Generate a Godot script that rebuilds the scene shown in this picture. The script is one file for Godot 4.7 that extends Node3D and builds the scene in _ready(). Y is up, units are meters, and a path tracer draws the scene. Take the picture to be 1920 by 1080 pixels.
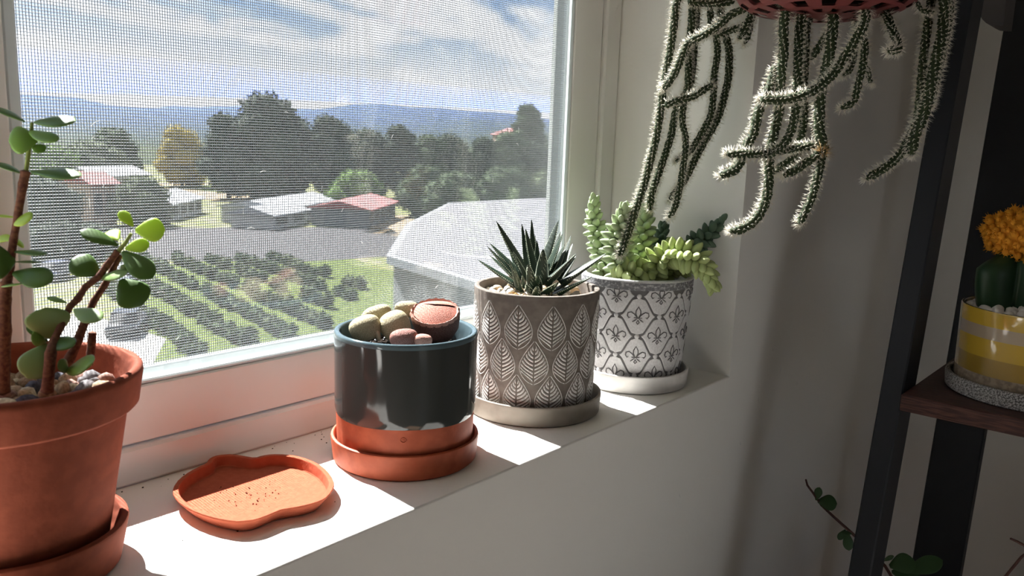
extends Node3D
# A sunny window sill with potted succulents, a hanging cactus, a ladder shelf and the valley outside.

const SILL_DEPTH := 0.162
const REVEAL_X := 0.616
const REVEAL_LEFT := -0.68
const LINTEL_Y := 0.84
const CORNER_X := 1.36

var M := {}
var counts := {}
var rng := RandomNumberGenerator.new()
var unit := {}


# ------------------------------------------------------------------ mesh builder
class MB:
	var v := PackedVector3Array()
	var idx := PackedInt32Array()
	var nrm := PackedVector3Array()
	var flat := false

	func tri(a: int, b: int, c: int) -> void:
		idx.append(a); idx.append(c); idx.append(b)

	func quad(a: int, b: int, c: int, d: int) -> void:
		tri(a, b, c); tri(a, c, d)

	# rows of equal length; outward is (along rows) x (along one row)
	func grid(rows: Array, wrap := false) -> void:
		var n: int = rows[0].size()
		var first := v.size()
		for r in rows:
			v.append_array(r)
		for j in rows.size() - 1:
			for i in (n if wrap else n - 1):
				var k := (i + 1) % n
				var a := first + j * n + i
				var b := first + (j + 1) * n + i
				quad(a, b, first + (j + 1) * n + k, first + j * n + k)

	func fan(ring: PackedVector3Array, center: Vector3, flip := false) -> void:
		var first := v.size()
		v.append_array(ring)
		v.append(center)
		var n := ring.size()
		for i in n:
			var k := (i + 1) % n
			if flip:
				tri(first + n, first + k, first + i)
			else:
				tri(first + n, first + i, first + k)

	# profile of (radius, height) points; sharp corners are split
	func lathe(profile: Array, seg := 64, at := Vector3.ZERO, crease := 0.6, a0 := 0.0, a1 := TAU) -> void:
		var full := absf(a1 - a0 - TAU) < 0.001
		var rows := []
		for j in profile.size():
			var p: Vector2 = profile[j]
			var row := PackedVector3Array()
			for i in (seg if full else seg + 1):
				var a := a0 + (a1 - a0) * i / seg
				row.append(at + Vector3(p.x * cos(a), p.y, p.x * sin(a)))
			rows.append(row)
			if j > 0 and j < profile.size() - 1:
				var d0: Vector2 = (profile[j] - profile[j - 1]).normalized()
				var d1: Vector2 = (profile[j + 1] - profile[j]).normalized()
				if absf(d0.angle_to(d1)) > crease:
					grid(rows, full)
					rows = [row]
		grid(rows, full)

	func tube(path: Array, radii: Array, sides := 10, caps := true, squash := 1.0) -> void:
		var rows := []
		var nn := Vector3.ZERO
		for j in path.size():
			var t: Vector3 = (path[mini(j + 1, path.size() - 1)] - path[maxi(j - 1, 0)]).normalized()
			if nn == Vector3.ZERO:
				nn = t.cross(Vector3.UP if absf(t.y) < 0.9 else Vector3.RIGHT).normalized()
			nn = (nn - t * nn.dot(t)).normalized()
			var bb := t.cross(nn)
			var row := PackedVector3Array()
			for i in sides:
				var a := TAU * i / sides
				row.append(path[j] + (nn * cos(a) * squash - bb * sin(a)) * radii[j])
			rows.append(row)
		grid(rows, true)
		if caps:
			var t0: Vector3 = (path[1] - path[0]).normalized()
			var t1: Vector3 = (path[-1] - path[-2]).normalized()
			fan(rows[0], path[0] - t0 * radii[0] * 0.5, true)
			fan(rows[-1], path[-1] + t1 * radii[-1] * 0.5)

	func ell(center: Vector3, b: Basis, rings := 8, seg := 12) -> void:
		var rows := []
		for j in rings + 1:
			var la := -PI / 2 + PI * j / rings
			var row := PackedVector3Array()
			for i in seg:
				var a := TAU * i / seg
				row.append(center + b * Vector3(cos(la) * cos(a), sin(la), cos(la) * sin(a)))
			rows.append(row)
		grid(rows, true)

	# box with chamfered edges
	func box(lo: Vector3, hi: Vector3, ch := 0.0) -> void:
		if ch <= 0.0:
			for ax in 3:
				for s in 2:
					var u := (ax + 1) % 3
					var w := (ax + 2) % 3
					var p := []
					for q in [[0, 0], [1, 0], [1, 1], [0, 1]]:
						var c := Vector3.ZERO
						c[ax] = hi[ax] if s else lo[ax]
						c[u] = hi[u] if q[0] else lo[u]
						c[w] = hi[w] if q[1] else lo[w]
						p.append(c)
					var f := v.size()
					v.append_array(PackedVector3Array(p))
					if s:
						quad(f, f + 1, f + 2, f + 3)
					else:
						quad(f, f + 3, f + 2, f + 1)
			return
		var c := (lo + hi) / 2
		var h := (hi - lo) / 2
		ch = minf(ch, minf(h.x, minf(h.y, h.z)) * 0.98)
		var ins := h - Vector3.ONE * ch
		for ax in 3:
			var u := (ax + 1) % 3
			var w := (ax + 2) % 3
			for s in [-1.0, 1.0]:
				var f := v.size()
				for q in [[-1.0, -1.0], [1.0, -1.0], [1.0, 1.0], [-1.0, 1.0]]:
					var p := Vector3.ZERO
					p[ax] = h[ax] * s; p[u] = ins[u] * q[0]; p[w] = ins[w] * q[1]
					v.append(c + p)
				if s > 0:
					quad(f, f + 1, f + 2, f + 3)
				else:
					quad(f, f + 3, f + 2, f + 1)
			for su in [-1.0, 1.0]:
				for sw in [-1.0, 1.0]:
					var f := v.size()
					for q in [[0, -1.0], [0, 1.0], [1, 1.0], [1, -1.0]]:
						var p := Vector3.ZERO
						p[ax] = ins[ax] * q[1]
						p[u] = (h[u] if q[0] == 0 else ins[u]) * su
						p[w] = (ins[w] if q[0] == 0 else h[w]) * sw
						v.append(c + p)
					if su * sw > 0:
						quad(f, f + 3, f + 2, f + 1)
					else:
						quad(f, f + 1, f + 2, f + 3)
		for sx in [-1.0, 1.0]:
			for sy in [-1.0, 1.0]:
				for sz in [-1.0, 1.0]:
					var sg := Vector3(sx, sy, sz)
					var f := v.size()
					v.append(c + Vector3(h.x, ins.y, ins.z) * sg)
					v.append(c + Vector3(ins.x, h.y, ins.z) * sg)
					v.append(c + Vector3(ins.x, ins.y, h.z) * sg)
					if sx * sy * sz > 0:
						tri(f, f + 1, f + 2)
					else:
						tri(f, f + 2, f + 1)

	# vertical prism of a polygon in x and z
	func prism(poly: PackedVector2Array, y0: float, y1: float) -> void:
		if not Geometry2D.is_polygon_clockwise(poly):
			poly = poly.duplicate()
			poly.reverse()
		var t := Geometry2D.triangulate_polygon(poly)
		for s in 2:
			var f := v.size()
			for p in poly:
				v.append(Vector3(p.x, y1 if s else y0, p.y))
			for k in range(0, t.size(), 3):
				var a := f + t[k]
				var b := f + t[k + 1]
				var c := f + t[k + 2]
				var up := (v[b] - v[a]).cross(v[c] - v[a]).y > 0
				if up == (s == 1):
					tri(a, b, c)
				else:
					tri(a, c, b)
		for i in poly.size():
			var p := poly[i]
			var q := poly[(i + 1) % poly.size()]
			var f := v.size()
			v.append(Vector3(p.x, y0, p.y)); v.append(Vector3(p.x, y1, p.y))
			v.append(Vector3(q.x, y1, q.y)); v.append(Vector3(q.x, y0, q.y))
			quad(f, f + 1, f + 2, f + 3)

	func add(o: MB, t: Transform3D) -> void:
		var f := v.size()
		for p in o.v:
			v.append(t * p)
		for i in o.idx:
			idx.append(f + i)

	func mesh() -> ArrayMesh:
		var arr := []
		arr.resize(Mesh.ARRAY_MAX)
		var n := PackedVector3Array()
		n.resize(v.size())
		for k in range(0, idx.size(), 3):
			var a := idx[k]
			var b := idx[k + 2]
			var c := idx[k + 1]
			var fn := (v[b] - v[a]).cross(v[c] - v[a])
			n[a] += fn; n[b] += fn; n[c] += fn
		for k in n.size():
			n[k] = n[k].normalized() if n[k].length_squared() > 0.0 else Vector3.UP
		arr[Mesh.ARRAY_VERTEX] = v
		arr[Mesh.ARRAY_NORMAL] = n
		arr[Mesh.ARRAY_INDEX] = idx
		var m := ArrayMesh.new()
		m.add_surface_from_arrays(Mesh.PRIMITIVE_TRIANGLES, arr)
		return m


# ------------------------------------------------------------------ scene helpers
func numbered(parent: Node, called: String) -> String:
	var key := str(parent.get_instance_id()) + called
	var n: int = counts.get(key, 0)
	counts[key] = n + 1
	return called if n == 0 else "%s_%03d" % [called, n]

func put(parent: Node, node: Node3D, called: String) -> Node3D:
	node.name = numbered(parent, called)
	parent.add_child(node, true)
	return node

func tag(o: Node, label: String, category := "", group := "", kind := "") -> Node:
	if label:
		o.set_meta("label", label)
	if category:
		o.set_meta("category", category)
	if group:
		o.set_meta("group", group)
	if kind:
		o.set_meta("kind", kind)
	return o

func thing(called: String, label: String, category: String, at := Vector3.ZERO, group := "", kind := "") -> Node3D:
	var o := Node3D.new()
	o.position = at
	put(self, o, called)
	tag(o, label, category, group, kind)
	return o

func obj(called: String, m: Mesh, material: Material, parent: Node = self, xf := Transform3D.IDENTITY) -> MeshInstance3D:
	var o := MeshInstance3D.new()
	o.mesh = m
	o.material_override = material
	o.transform = xf
	put(parent, o, called)
	return o

func struct_(called: String, m: Mesh, material: Material, label: String, parent: Node = self) -> MeshInstance3D:
	var o := obj(called, m, material, parent)
	tag(o, label, "", "", "structure")
	return o

func srgb(r: int, g: int, b: int) -> Color:
	return Color8(r, g, b)

func noise_tex(seed_: int, freq: float, lo: Color, hi: Color, oct := 4, size := 256, a := 0.3, b := 0.7, kind := FastNoiseLite.TYPE_SIMPLEX_SMOOTH) -> NoiseTexture2D:
	var n := FastNoiseLite.new()
	n.noise_type = kind
	n.seed = seed_
	n.frequency = freq
	n.fractal_octaves = oct
	var t := NoiseTexture2D.new()
	t.width = size; t.height = size
	t.seamless = true
	t.noise = n
	var g := Gradient.new()
	g.set_color(0, lo); g.set_color(1, hi)
	g.set_offset(0, a); g.set_offset(1, b)
	t.color_ramp = g
	return t

func mat(called: String, c: Color, rough := 0.8, spec := 0.5) -> StandardMaterial3D:
	var m := StandardMaterial3D.new()
	m.resource_name = called
	m.albedo_color = c
	m.roughness = rough
	m.metallic_specular = spec
	M[called] = m
	return m

# colour mottling in the object's own axes, metres
func mottle(m: StandardMaterial3D, t: Texture2D, per_metre: float) -> void:
	m.albedo_texture = t
	m.uv1_triplanar = true
	m.uv1_scale = Vector3.ONE * per_metre

func relief(m: StandardMaterial3D, t: Texture2D, per_metre: float, cm: float) -> void:
	m.heightmap_enabled = true
	m.heightmap_texture = t
	m.heightmap_scale = cm
	m.uv1_triplanar = true
	m.uv1_scale = Vector3.ONE * per_metre

func bell(x: float) -> float:
	return x * x * (3.0 - 2.0 * x)


func _ready() -> void:
	rng.seed = 20240
	# camera
	var cam := Camera3D.new()
	cam.name = "camera"
	cam.fov = 38.436
	cam.near = 0.02
	cam.far = 8000.0
	cam.transform = Transform3D(Basis(Vector3(0.65068792, 0.03396992, 0.75858505), Vector3(0.10999897, 0.98424479, -0.13842841), Vector3(-0.75133578, 0.17351727, 0.63669954)), Vector3(-0.2207, 0.2482, 0.5499))
	var lens := CameraAttributesPhysical.new()
	lens.frustum_focal_length = 34.42
	lens.frustum_focus_distance = 0.76
	lens.exposure_aperture = 21.0
	cam.attributes = lens
	add_child(cam)
	cam.current = true
	# sky and exposure
	var we := WorldEnvironment.new()
	we.name = "world_environment"
	var env := Environment.new()
	env.background_mode = Environment.BG_SKY
	env.sky = Sky.new()
	env.sky.sky_material = make_sky()
	env.tonemap_mode = Environment.TONE_MAPPER_LINEAR
	env.tonemap_exposure = 3.6
	env.sdfgi_enabled = true
	env.ssao_enabled = true
	env.ssil_enabled = true
	env.volumetric_fog_enabled = true
	env.volumetric_fog_density = 0.0
	we.environment = env
	add_child(we)
	# sun: high and in front of the window, a little to the right
	var sun := DirectionalLight3D.new()
	sun.name = "sun"
	sun.light_color = Color(1.0, 0.995, 0.985)
	sun.light_energy = 5.0
	sun.light_angular_distance = 0.53
	sun.shadow_enabled = true
	sun.look_at_from_position(Vector3.ZERO, Vector3(-0.09, -1.1, 1.0), Vector3.UP)
	add_child(sun)

	make_materials()
	make_room()
	make_window()
	make_outdoors()
	make_shelf()
	make_jade()
	make_tray()
	make_stone_plants()
	make_leaf_pot()
	make_burro()
	make_moon_cactus()
	make_hanging()
	make_trailing()
	make_crumbs()


# ------------------------------------------------------------------ sky
func make_sky() -> PanoramaSkyMaterial:
	var w := 1024
	var h := 512
	var data := PackedFloat32Array()
	data.resize(w * h * 3)
	var a := FastNoiseLite.new()
	a.seed = 11; a.frequency = 0.9; a.fractal_octaves = 6; a.fractal_gain = 0.55
	a.noise_type = FastNoiseLite.TYPE_SIMPLEX_SMOOTH
	var warp := FastNoiseLite.new()
	warp.seed = 5; warp.frequency = 0.7; warp.fractal_octaves = 3
	var k := 0
	for y in h:
		var el := PI / 2 - PI * (y + 0.5) / h
		var se := sin(el)
		var ce := cos(el)
		for x in w:
			var c := Color(0.14, 0.14, 0.125)
			if se > 0.0:
				var az := TAU * (x + 0.5) / w - PI
				var d := Vector3(sin(az) * ce, se, -cos(az) * ce)
				var blue := Color(0.13, 0.36, 0.88).lerp(Color(0.38, 0.64, 1.0), pow(1.0 - se, 3.0)) * 0.31
				var s := 1.0 / (se + 0.16)
				var p := Vector2(d.x * s, d.z * s)
				var q := Vector2(p.x * 0.8 + p.y * 0.35, p.y * 1.5 - p.x * 0.5)
				var wv := warp.get_noise_2d(q.x, q.y) * 0.5
				var n := a.get_noise_2d(q.x + wv, q.y - wv)
				var cover := smoothstep(-0.2, 0.16, n)
				cover = maxf(cover, smoothstep(0.17, 0.02, se))
				var white := Color(0.535, 0.545, 0.57) * (1.03 + 0.16 * a.get_noise_2d(q.x * 1.7 + 9.0, q.y * 1.7))
				c = blue.lerp(white, cover * 0.95)
			data[k] = c.r; data[k + 1] = c.g; data[k + 2] = c.b
			k += 3
	var im := Image.create_from_data(w, h, false, Image.FORMAT_RGBF, data.to_byte_array())
	var sm := PanoramaSkyMaterial.new()
	sm.panorama = ImageTexture.create_from_image(im)
	return sm


# ------------------------------------------------------------------ materials
func make_materials() -> void:
	var grain := noise_tex(3, 0.05, Color(0.35, 0.35, 0.35), Color(0.75, 0.75, 0.75), 5)
	var soft := noise_tex(8, 0.012, Color(0.4, 0.4, 0.4), Color(0.6, 0.6, 0.6), 3)
	var pits := noise_tex(21, 0.09, Color(0.0, 0.0, 0.0), Color(1.0, 1.0, 1.0), 2, 256, 0.25, 0.45)
	var m := mat("paint", srgb(241, 239, 234), 0.62, 0.4)
	relief(m, grain, 9.0, 0.012)
	m = mat("room_paint", srgb(200, 190, 178), 0.9, 0.3)
	m = mat("vinyl", srgb(240, 239, 236), 0.42)
	relief(m, soft, 4.0, 0.006)
	mat("vinyl_grey", srgb(128, 136, 138), 0.45)
	mat("jamb_shade_grey", srgb(92, 99, 99), 0.6)  # darker tone for the rear of the jamb, its shade put into the colour
	mat("bead", srgb(214, 224, 226), 0.35)
	m = mat("glass", Color(0.9, 0.95, 0.95, 0.04), 0.0)
	m.transparency = BaseMaterial3D.TRANSPARENCY_ALPHA
	mat("screen_wire", srgb(72, 77, 82), 0.55)
	mat("floorboard", srgb(112, 86, 64), 0.5)
	mat("bounce_desk", srgb(214, 211, 206), 0.5)  # for the added table that bounces sunlight
	m = mat("terracotta", srgb(240, 238, 236), 0.85, 0.3)
	mottle(m, noise_tex(31, 0.02, srgb(134, 68, 48), srgb(146, 76, 54), 5), 8.0)
	relief(m, grain, 14.0, 0.02)
	m = mat("base_clay", srgb(255, 255, 255), 0.6, 0.4)
	mottle(m, noise_tex(32, 0.02, srgb(160, 76, 48), srgb(176, 88, 58), 4), 12.0)
	m = mat("tray_clay", srgb(255, 255, 255), 0.9, 0.25)
	mottle(m, noise_tex(33, 0.03, srgb(166, 84, 60), srgb(173, 90, 65), 5), 16.0)
	relief(m, grain, 20.0, 0.015)
	mat("dark_glaze", srgb(58, 61, 60), 0.09, 0.5)
	mat("rim_glaze", srgb(84, 102, 109), 0.1, 0.5)
	m = mat("taupe", srgb(255, 255, 255), 0.8, 0.3)
	mottle(m, noise_tex(34, 0.015, srgb(112, 104, 97), srgb(128, 120, 112), 4), 10.0)
	relief(m, grain, 20.0, 0.01)
	m = mat("taupe_saucer", srgb(255, 255, 255), 0.7, 0.35)
	mottle(m, noise_tex(35, 0.015, srgb(134, 126, 116), srgb(148, 140, 129), 4), 10.0)
	m = mat("whitewash", srgb(255, 255, 255), 0.85, 0.3)
	mottle(m, noise_tex(36, 0.06, srgb(168, 164, 160), srgb(222, 220, 216), 4, 256, 0.2, 0.5), 30.0)
	m = mat("white_clay", srgb(255, 255, 255), 0.75, 0.3)
	mottle(m, noise_tex(37, 0.05, srgb(214, 212, 212), srgb(228, 227, 227), 4), 16.0)
	relief(m, grain, 25.0, 0.01)
	m = mat("groove_grey", srgb(116, 114, 114), 0.9, 0.2)
	m = mat("band_grey", srgb(255, 255, 255), 0.9, 0.2)
	mottle(m, noise_tex(38, 0.07, srgb(124, 124, 127), srgb(206, 205, 206), 4, 256, 0.5, 0.7), 14.0)
	m = mat("saucer_white", srgb(255, 255, 255), 0.7, 0.35)
	mottle(m, noise_tex(39, 0.02, srgb(214, 211, 207), srgb(226, 223, 219), 4), 12.0)
	mat("soil", srgb(34, 27, 22), 1.0, 0.2)
	mat("soil_chip", srgb(22, 20, 20), 0.35, 0.6)
	for c in [["stone_tan", 176, 148, 118], ["stone_grey", 120, 116, 118], ["stone_cream", 208, 190, 158], ["stone_rose", 160, 122, 108], ["stone_slate", 76, 76, 88]]:
		m = mat(c[0], Color.WHITE, 0.85, 0.3)
		var base := Color8(c[1], c[2], c[3])
		mottle(m, noise_tex(c[1], 0.06, base.darkened(0.22), base.lightened(0.12), 3, 128), 0.35)
	mat("pebble_white", srgb(222, 214, 202), 0.7)
	mat("pebble_beige", srgb(206, 182, 150), 0.7)
	for c in [["jade_d", 76, 108, 44], ["jade_g", 112, 148, 64], ["jade_m", 120, 146, 86], ["jade_l", 162, 188, 68]]:
		m = mat(c[0], Color8(c[1], c[2], c[3]), 0.38, 0.45)
		m.backlight_enabled = true
		m.backlight = Color8(c[1], c[2], c[3]).lightened(0.15) * (0.9 if c[0] == "jade_l" else 0.55)
	m = mat("bark_brown", Color.WHITE, 0.8, 0.3)
	mottle(m, noise_tex(41, 0.04, srgb(84, 52, 42), srgb(122, 84, 62), 4), 30.0)
	mat("bark_green", srgb(128, 140, 66), 0.6)
	mat("spike_green", srgb(28, 50, 34), 0.45, 0.5)
	m = mat("spike_bump", srgb(196, 204, 180), 0.7)
	for c in [["tail_p", 172, 188, 148], ["tail_d", 88, 110, 88], ["tail_y", 176, 190, 128]]:
		m = mat(c[0], Color8(c[1], c[2], c[3]), 0.5, 0.4)
		m.backlight_enabled = true
		m.backlight = Color8(c[1], c[2], c[3]) * 0.55
	mat("tail_stalk", srgb(140, 150, 90), 0.7)
	m = mat("cactus_skin", Color.WHITE, 0.7, 0.3)
	mottle(m, noise_tex(43, 0.05, srgb(38, 48, 34), srgb(66, 78, 50), 3, 128), 60.0)
	m = mat("hair", srgb(236, 232, 220), 0.7, 0.3)
	m.backlight_enabled = true
	m.backlight = Color(0.75, 0.73, 0.68)
	m = mat("dry_hair", srgb(186, 152, 104), 0.8, 0.3)
	mat("pink_plastic", srgb(112, 52, 52), 0.5)
	for c in [["stone_olive", 182, 170, 136], ["stone_rust", 156, 106, 96], ["stone_pink", 206, 150, 134], ["stone_flesh", 206, 132, 114], ["stone_flank", 112, 74, 66]]:
		m = mat(c[0], Color.WHITE, 0.7, 0.3)
		var base := Color8(c[1], c[2], c[3])
		mottle(m, noise_tex(c[2] + 3, 0.11, base.darkened(0.16), base.lightened(0.14), 3, 256, 0.35, 0.65), 30.0)
		relief(m, pits, 36.0, 0.02)
	mat("black_metal", srgb(26, 28, 33), 0.55, 0.4)
	m = mat("dark_wood", Color.WHITE, 0.5, 0.4)
	var wood := noise_tex(51, 0.02, srgb(52, 32, 28), srgb(88, 58, 50), 5, 512)
	m.albedo_texture = wood
	m.uv1_triplanar = true
	m.uv1_scale = Vector3(40, 40, 3)
	mat("bracket_grey", srgb(74, 70, 70), 0.7)
	for c in [["band_yellow", 186, 152, 52], ["band_pale", 164, 146, 122], ["band_gold", 152, 122, 50], ["band_sand", 150, 132, 106]]:
		m = mat(c[0], Color8(c[1], c[2], c[3]), 0.15)
		m.clearcoat_enabled = true; m.clearcoat = 0.8; m.clearcoat_roughness = 0.03
	m = mat("raw_sand", Color.WHITE, 0.9, 0.2)
	mottle(m, noise_tex(52, 0.06, srgb(128, 112, 94), srgb(160, 144, 122), 4, 128), 20.0)
	m = mat("speckle", Color.WHITE, 0.9, 0.2)
	mottle(m, noise_tex(53, 0.07, srgb(100, 96, 92), srgb(200, 196, 190), 4, 256, 0.44, 0.56), 26.0)
	mat("flower_yellow", srgb(226, 152, 34), 0.8)
	mat("cactus_green", srgb(34, 62, 34), 0.45)
	mat("cactus_edge", srgb(120, 130, 96), 0.8)
	mat("trail_leaf", srgb(46, 74, 38), 0.5)
	mat("trail_stem", srgb(78, 46, 38), 0.7)
	# outdoors
	m = mat("ground", Color.WHITE, 1.0, 0.1)
	mottle(m, noise_tex(61, 0.02, srgb(80, 87, 52), srgb(99, 96, 74), 5, 512), 0.03)
	m = mat("grass", Color.WHITE, 1.0, 0.1)
	mottle(m, noise_tex(62, 0.03, srgb(52, 62, 31), srgb(72, 80, 43), 4), 0.2)
	m = mat("dirt", Color.WHITE, 1.0, 0.1)
	mottle(m, noise_tex(63, 0.03, srgb(113, 96, 75), srgb(131, 115, 94), 4), 0.1)
	m = mat("asphalt", Color.WHITE, 1.0, 0.2)
	mottle(m, noise_tex(64, 0.03, srgb(46, 45, 47), srgb(60, 58, 60), 4), 0.2)
	mat("concrete", srgb(131, 129, 125), 0.9)
	for c in [["tree_dark", 30, 40, 27], ["tree_mid", 46, 58, 36], ["tree_yellow", 122, 108, 44], ["tree_olive", 64, 72, 50], ["tree_fresh", 66, 86, 38]]:
		m = mat(c[0], Color8(c[1], c[2], c[3]), 0.9, 0.2)
		m.backlight_enabled = true
		m.backlight = Color8(c[1], c[2], c[3]) * 0.5
	mat("bark", srgb(55, 45, 37), 0.9)
	m = mat("hill", Color.WHITE, 1.0, 0.1)
	mottle(m, noise_tex(65, 0.03, srgb(30, 37, 26), srgb(44, 50, 34), 5), 0.004)
	mat("white_wall", srgb(148, 149, 146), 0.9)
	mat("pink_wall", srgb(137, 116, 103), 0.9)
	mat("red_roof", srgb(117, 45, 44), 0.85)
	mat("white_roof", srgb(122, 125, 130), 0.6)
	mat("pale_roof", srgb(66, 65, 72), 0.7)
	mat("grey_wall", srgb(85, 91, 94), 0.9)
	mat("dark_opening", srgb(27, 28, 31), 0.6)
	mat("car_dark", srgb(24, 28, 37), 0.2)
	mat("car_white", srgb(150, 155, 162), 0.25)
	mat("car_blue", srgb(44, 52, 71), 0.25)
	mat("tyre", srgb(16, 17, 18), 0.9)


# ------------------------------------------------------------------ room
func make_room() -> void:
	var zo := -0.078
	var floor_y := -0.95
	var top := 1.65
	# the wall with the window: one shell round the opening
	var b := MB.new()
	b.box(Vector3(-2.4, floor_y, zo), Vector3(REVEAL_LEFT, top, SILL_DEPTH))
	b.box(Vector3(REVEAL_X, floor_y, zo), Vector3(CORNER_X + 0.12, top, SILL_DEPTH))
	b.box(Vector3(REVEAL_LEFT, floor_y, zo), Vector3(REVEAL_X, -0.03, SILL_DEPTH))
	b.box(Vector3(REVEAL_LEFT, LINTEL_Y, zo), Vector3(REVEAL_X, top, SILL_DEPTH))
	struct_("wall_window", b.mesh(), M.paint, "white painted plaster wall around the window recess")
	b = MB.new()
	var edge := []
	for q in [[-0.03, -0.02], [-0.03, SILL_DEPTH], [-0.0016, SILL_DEPTH], [-0.0005, SILL_DEPTH - 0.0005], [0.0, SILL_DEPTH - 0.0016], [0.0, -0.02]]:
		edge.append(PackedVector3Array([Vector3(REVEAL_LEFT, q[0], q[1]), Vector3(REVEAL_X, q[0], q[1])]))
	for k in 3:
		b.grid([edge[0], edge[1]] if k == 0 else edge.slice(1, 5) if k == 1 else [edge[4], edge[5]])
	struct_("trim_1", b.mesh(), M.paint, "white painted window sill carrying the row of pots")
	b = MB.new()
	b.box(Vector3(REVEAL_LEFT, -0.03, zo), Vector3(REVEAL_X, 0.0, -0.02))
	struct_("trim_2", b.mesh(), M.paint, "plaster bed beneath the window frame")
	b = MB.new()
	b.box(Vector3(CORNER_X, floor_y, SILL_DEPTH), Vector3(CORNER_X + 0.12, top, 3.4))
	struct_("wall_right", b.mesh(), M.paint, "pale wall behind the black ladder shelf")
	b = MB.new()
	b.box(Vector3(-2.4, floor_y, zo), Vector3(-2.28, top, 3.4))
	struct_("wall_left", b.mesh(), M.room_paint, "pale wall at the other end of the room")
	b = MB.new()
	# rear wall with a wide garden door opening
	b.box(Vector3(-2.4, floor_y, 3.3), Vector3(-1.2, top, 3.42))
	b.box(Vector3(-0.3, floor_y, 3.3), Vector3(CORNER_X + 0.12, top, 3.42))
	b.box(Vector3(-1.2, 1.15, 3.3), Vector3(-0.3, top, 3.42))
	struct_("wall_rear", b.mesh(), M.room_paint, "pale wall facing the window with a glazed door")
	b = MB.new()
	b.box(Vector3(-2.5, floor_y - 0.1, zo), Vector3(CORNER_X + 0.12, floor_y, 3.42))
	struct_("floor", b.mesh(), M.floorboard, "brown wooden floor of the room")
	b = MB.new()
	b.box(Vector3(-2.5, top, zo), Vector3(CORNER_X + 0.12, top + 0.1, 3.42))
	struct_("ceiling", b.mesh(), M.room_paint, "pale ceiling of the room")
	# rear glazed door
	var d := thing("door_1", "glazed white door in the rear wall", "", Vector3.ZERO, "", "structure")
	b = MB.new()
	b.box(Vector3(-1.2, floor_y, 3.36), Vector3(-1.14, 1.15, 3.42), 0.004)
	b.box(Vector3(-0.36, floor_y, 3.36), Vector3(-0.3, 1.15, 3.42), 0.004)
	b.box(Vector3(-1.14, 1.08, 3.36), Vector3(-0.36, 1.15, 3.42), 0.004)
	b.box(Vector3(-1.14, floor_y, 3.36), Vector3(-0.36, floor_y + 0.08, 3.42), 0.004)
	obj("frame", b.mesh(), M.vinyl, d)
	b = MB.new()
	b.box(Vector3(-1.14, floor_y + 0.08, 3.388), Vector3(-0.36, 1.08, 3.392))
	obj("glass_pane", b.mesh(), M.glass, d)
	# unseen white table added in the sun to bounce light onto the wall
	var t := thing("bounce_desk", "unseen white table added under the window sill to bounce sunlight", "bounce_desk", Vector3(0.0, floor_y, 0.0))
	b = MB.new()
	b.box(Vector3(0.06, 0.55, 0.185), Vector3(0.60, 0.58, 0.95), 0.004)
	obj("desktop", b.mesh(), M.bounce_desk, t)
	for s in [[0.10, 0.23], [0.56, 0.23], [0.10, 0.91], [0.56, 0.91]]:
		b = MB.new()
		b.box(Vector3(s[0] - 0.02, 0.0, s[1] - 0.02), Vector3(s[0] + 0.02, 0.55, s[1] + 0.02), 0.003)
		obj("leg", b.mesh(), M.bounce_desk, t)


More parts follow.
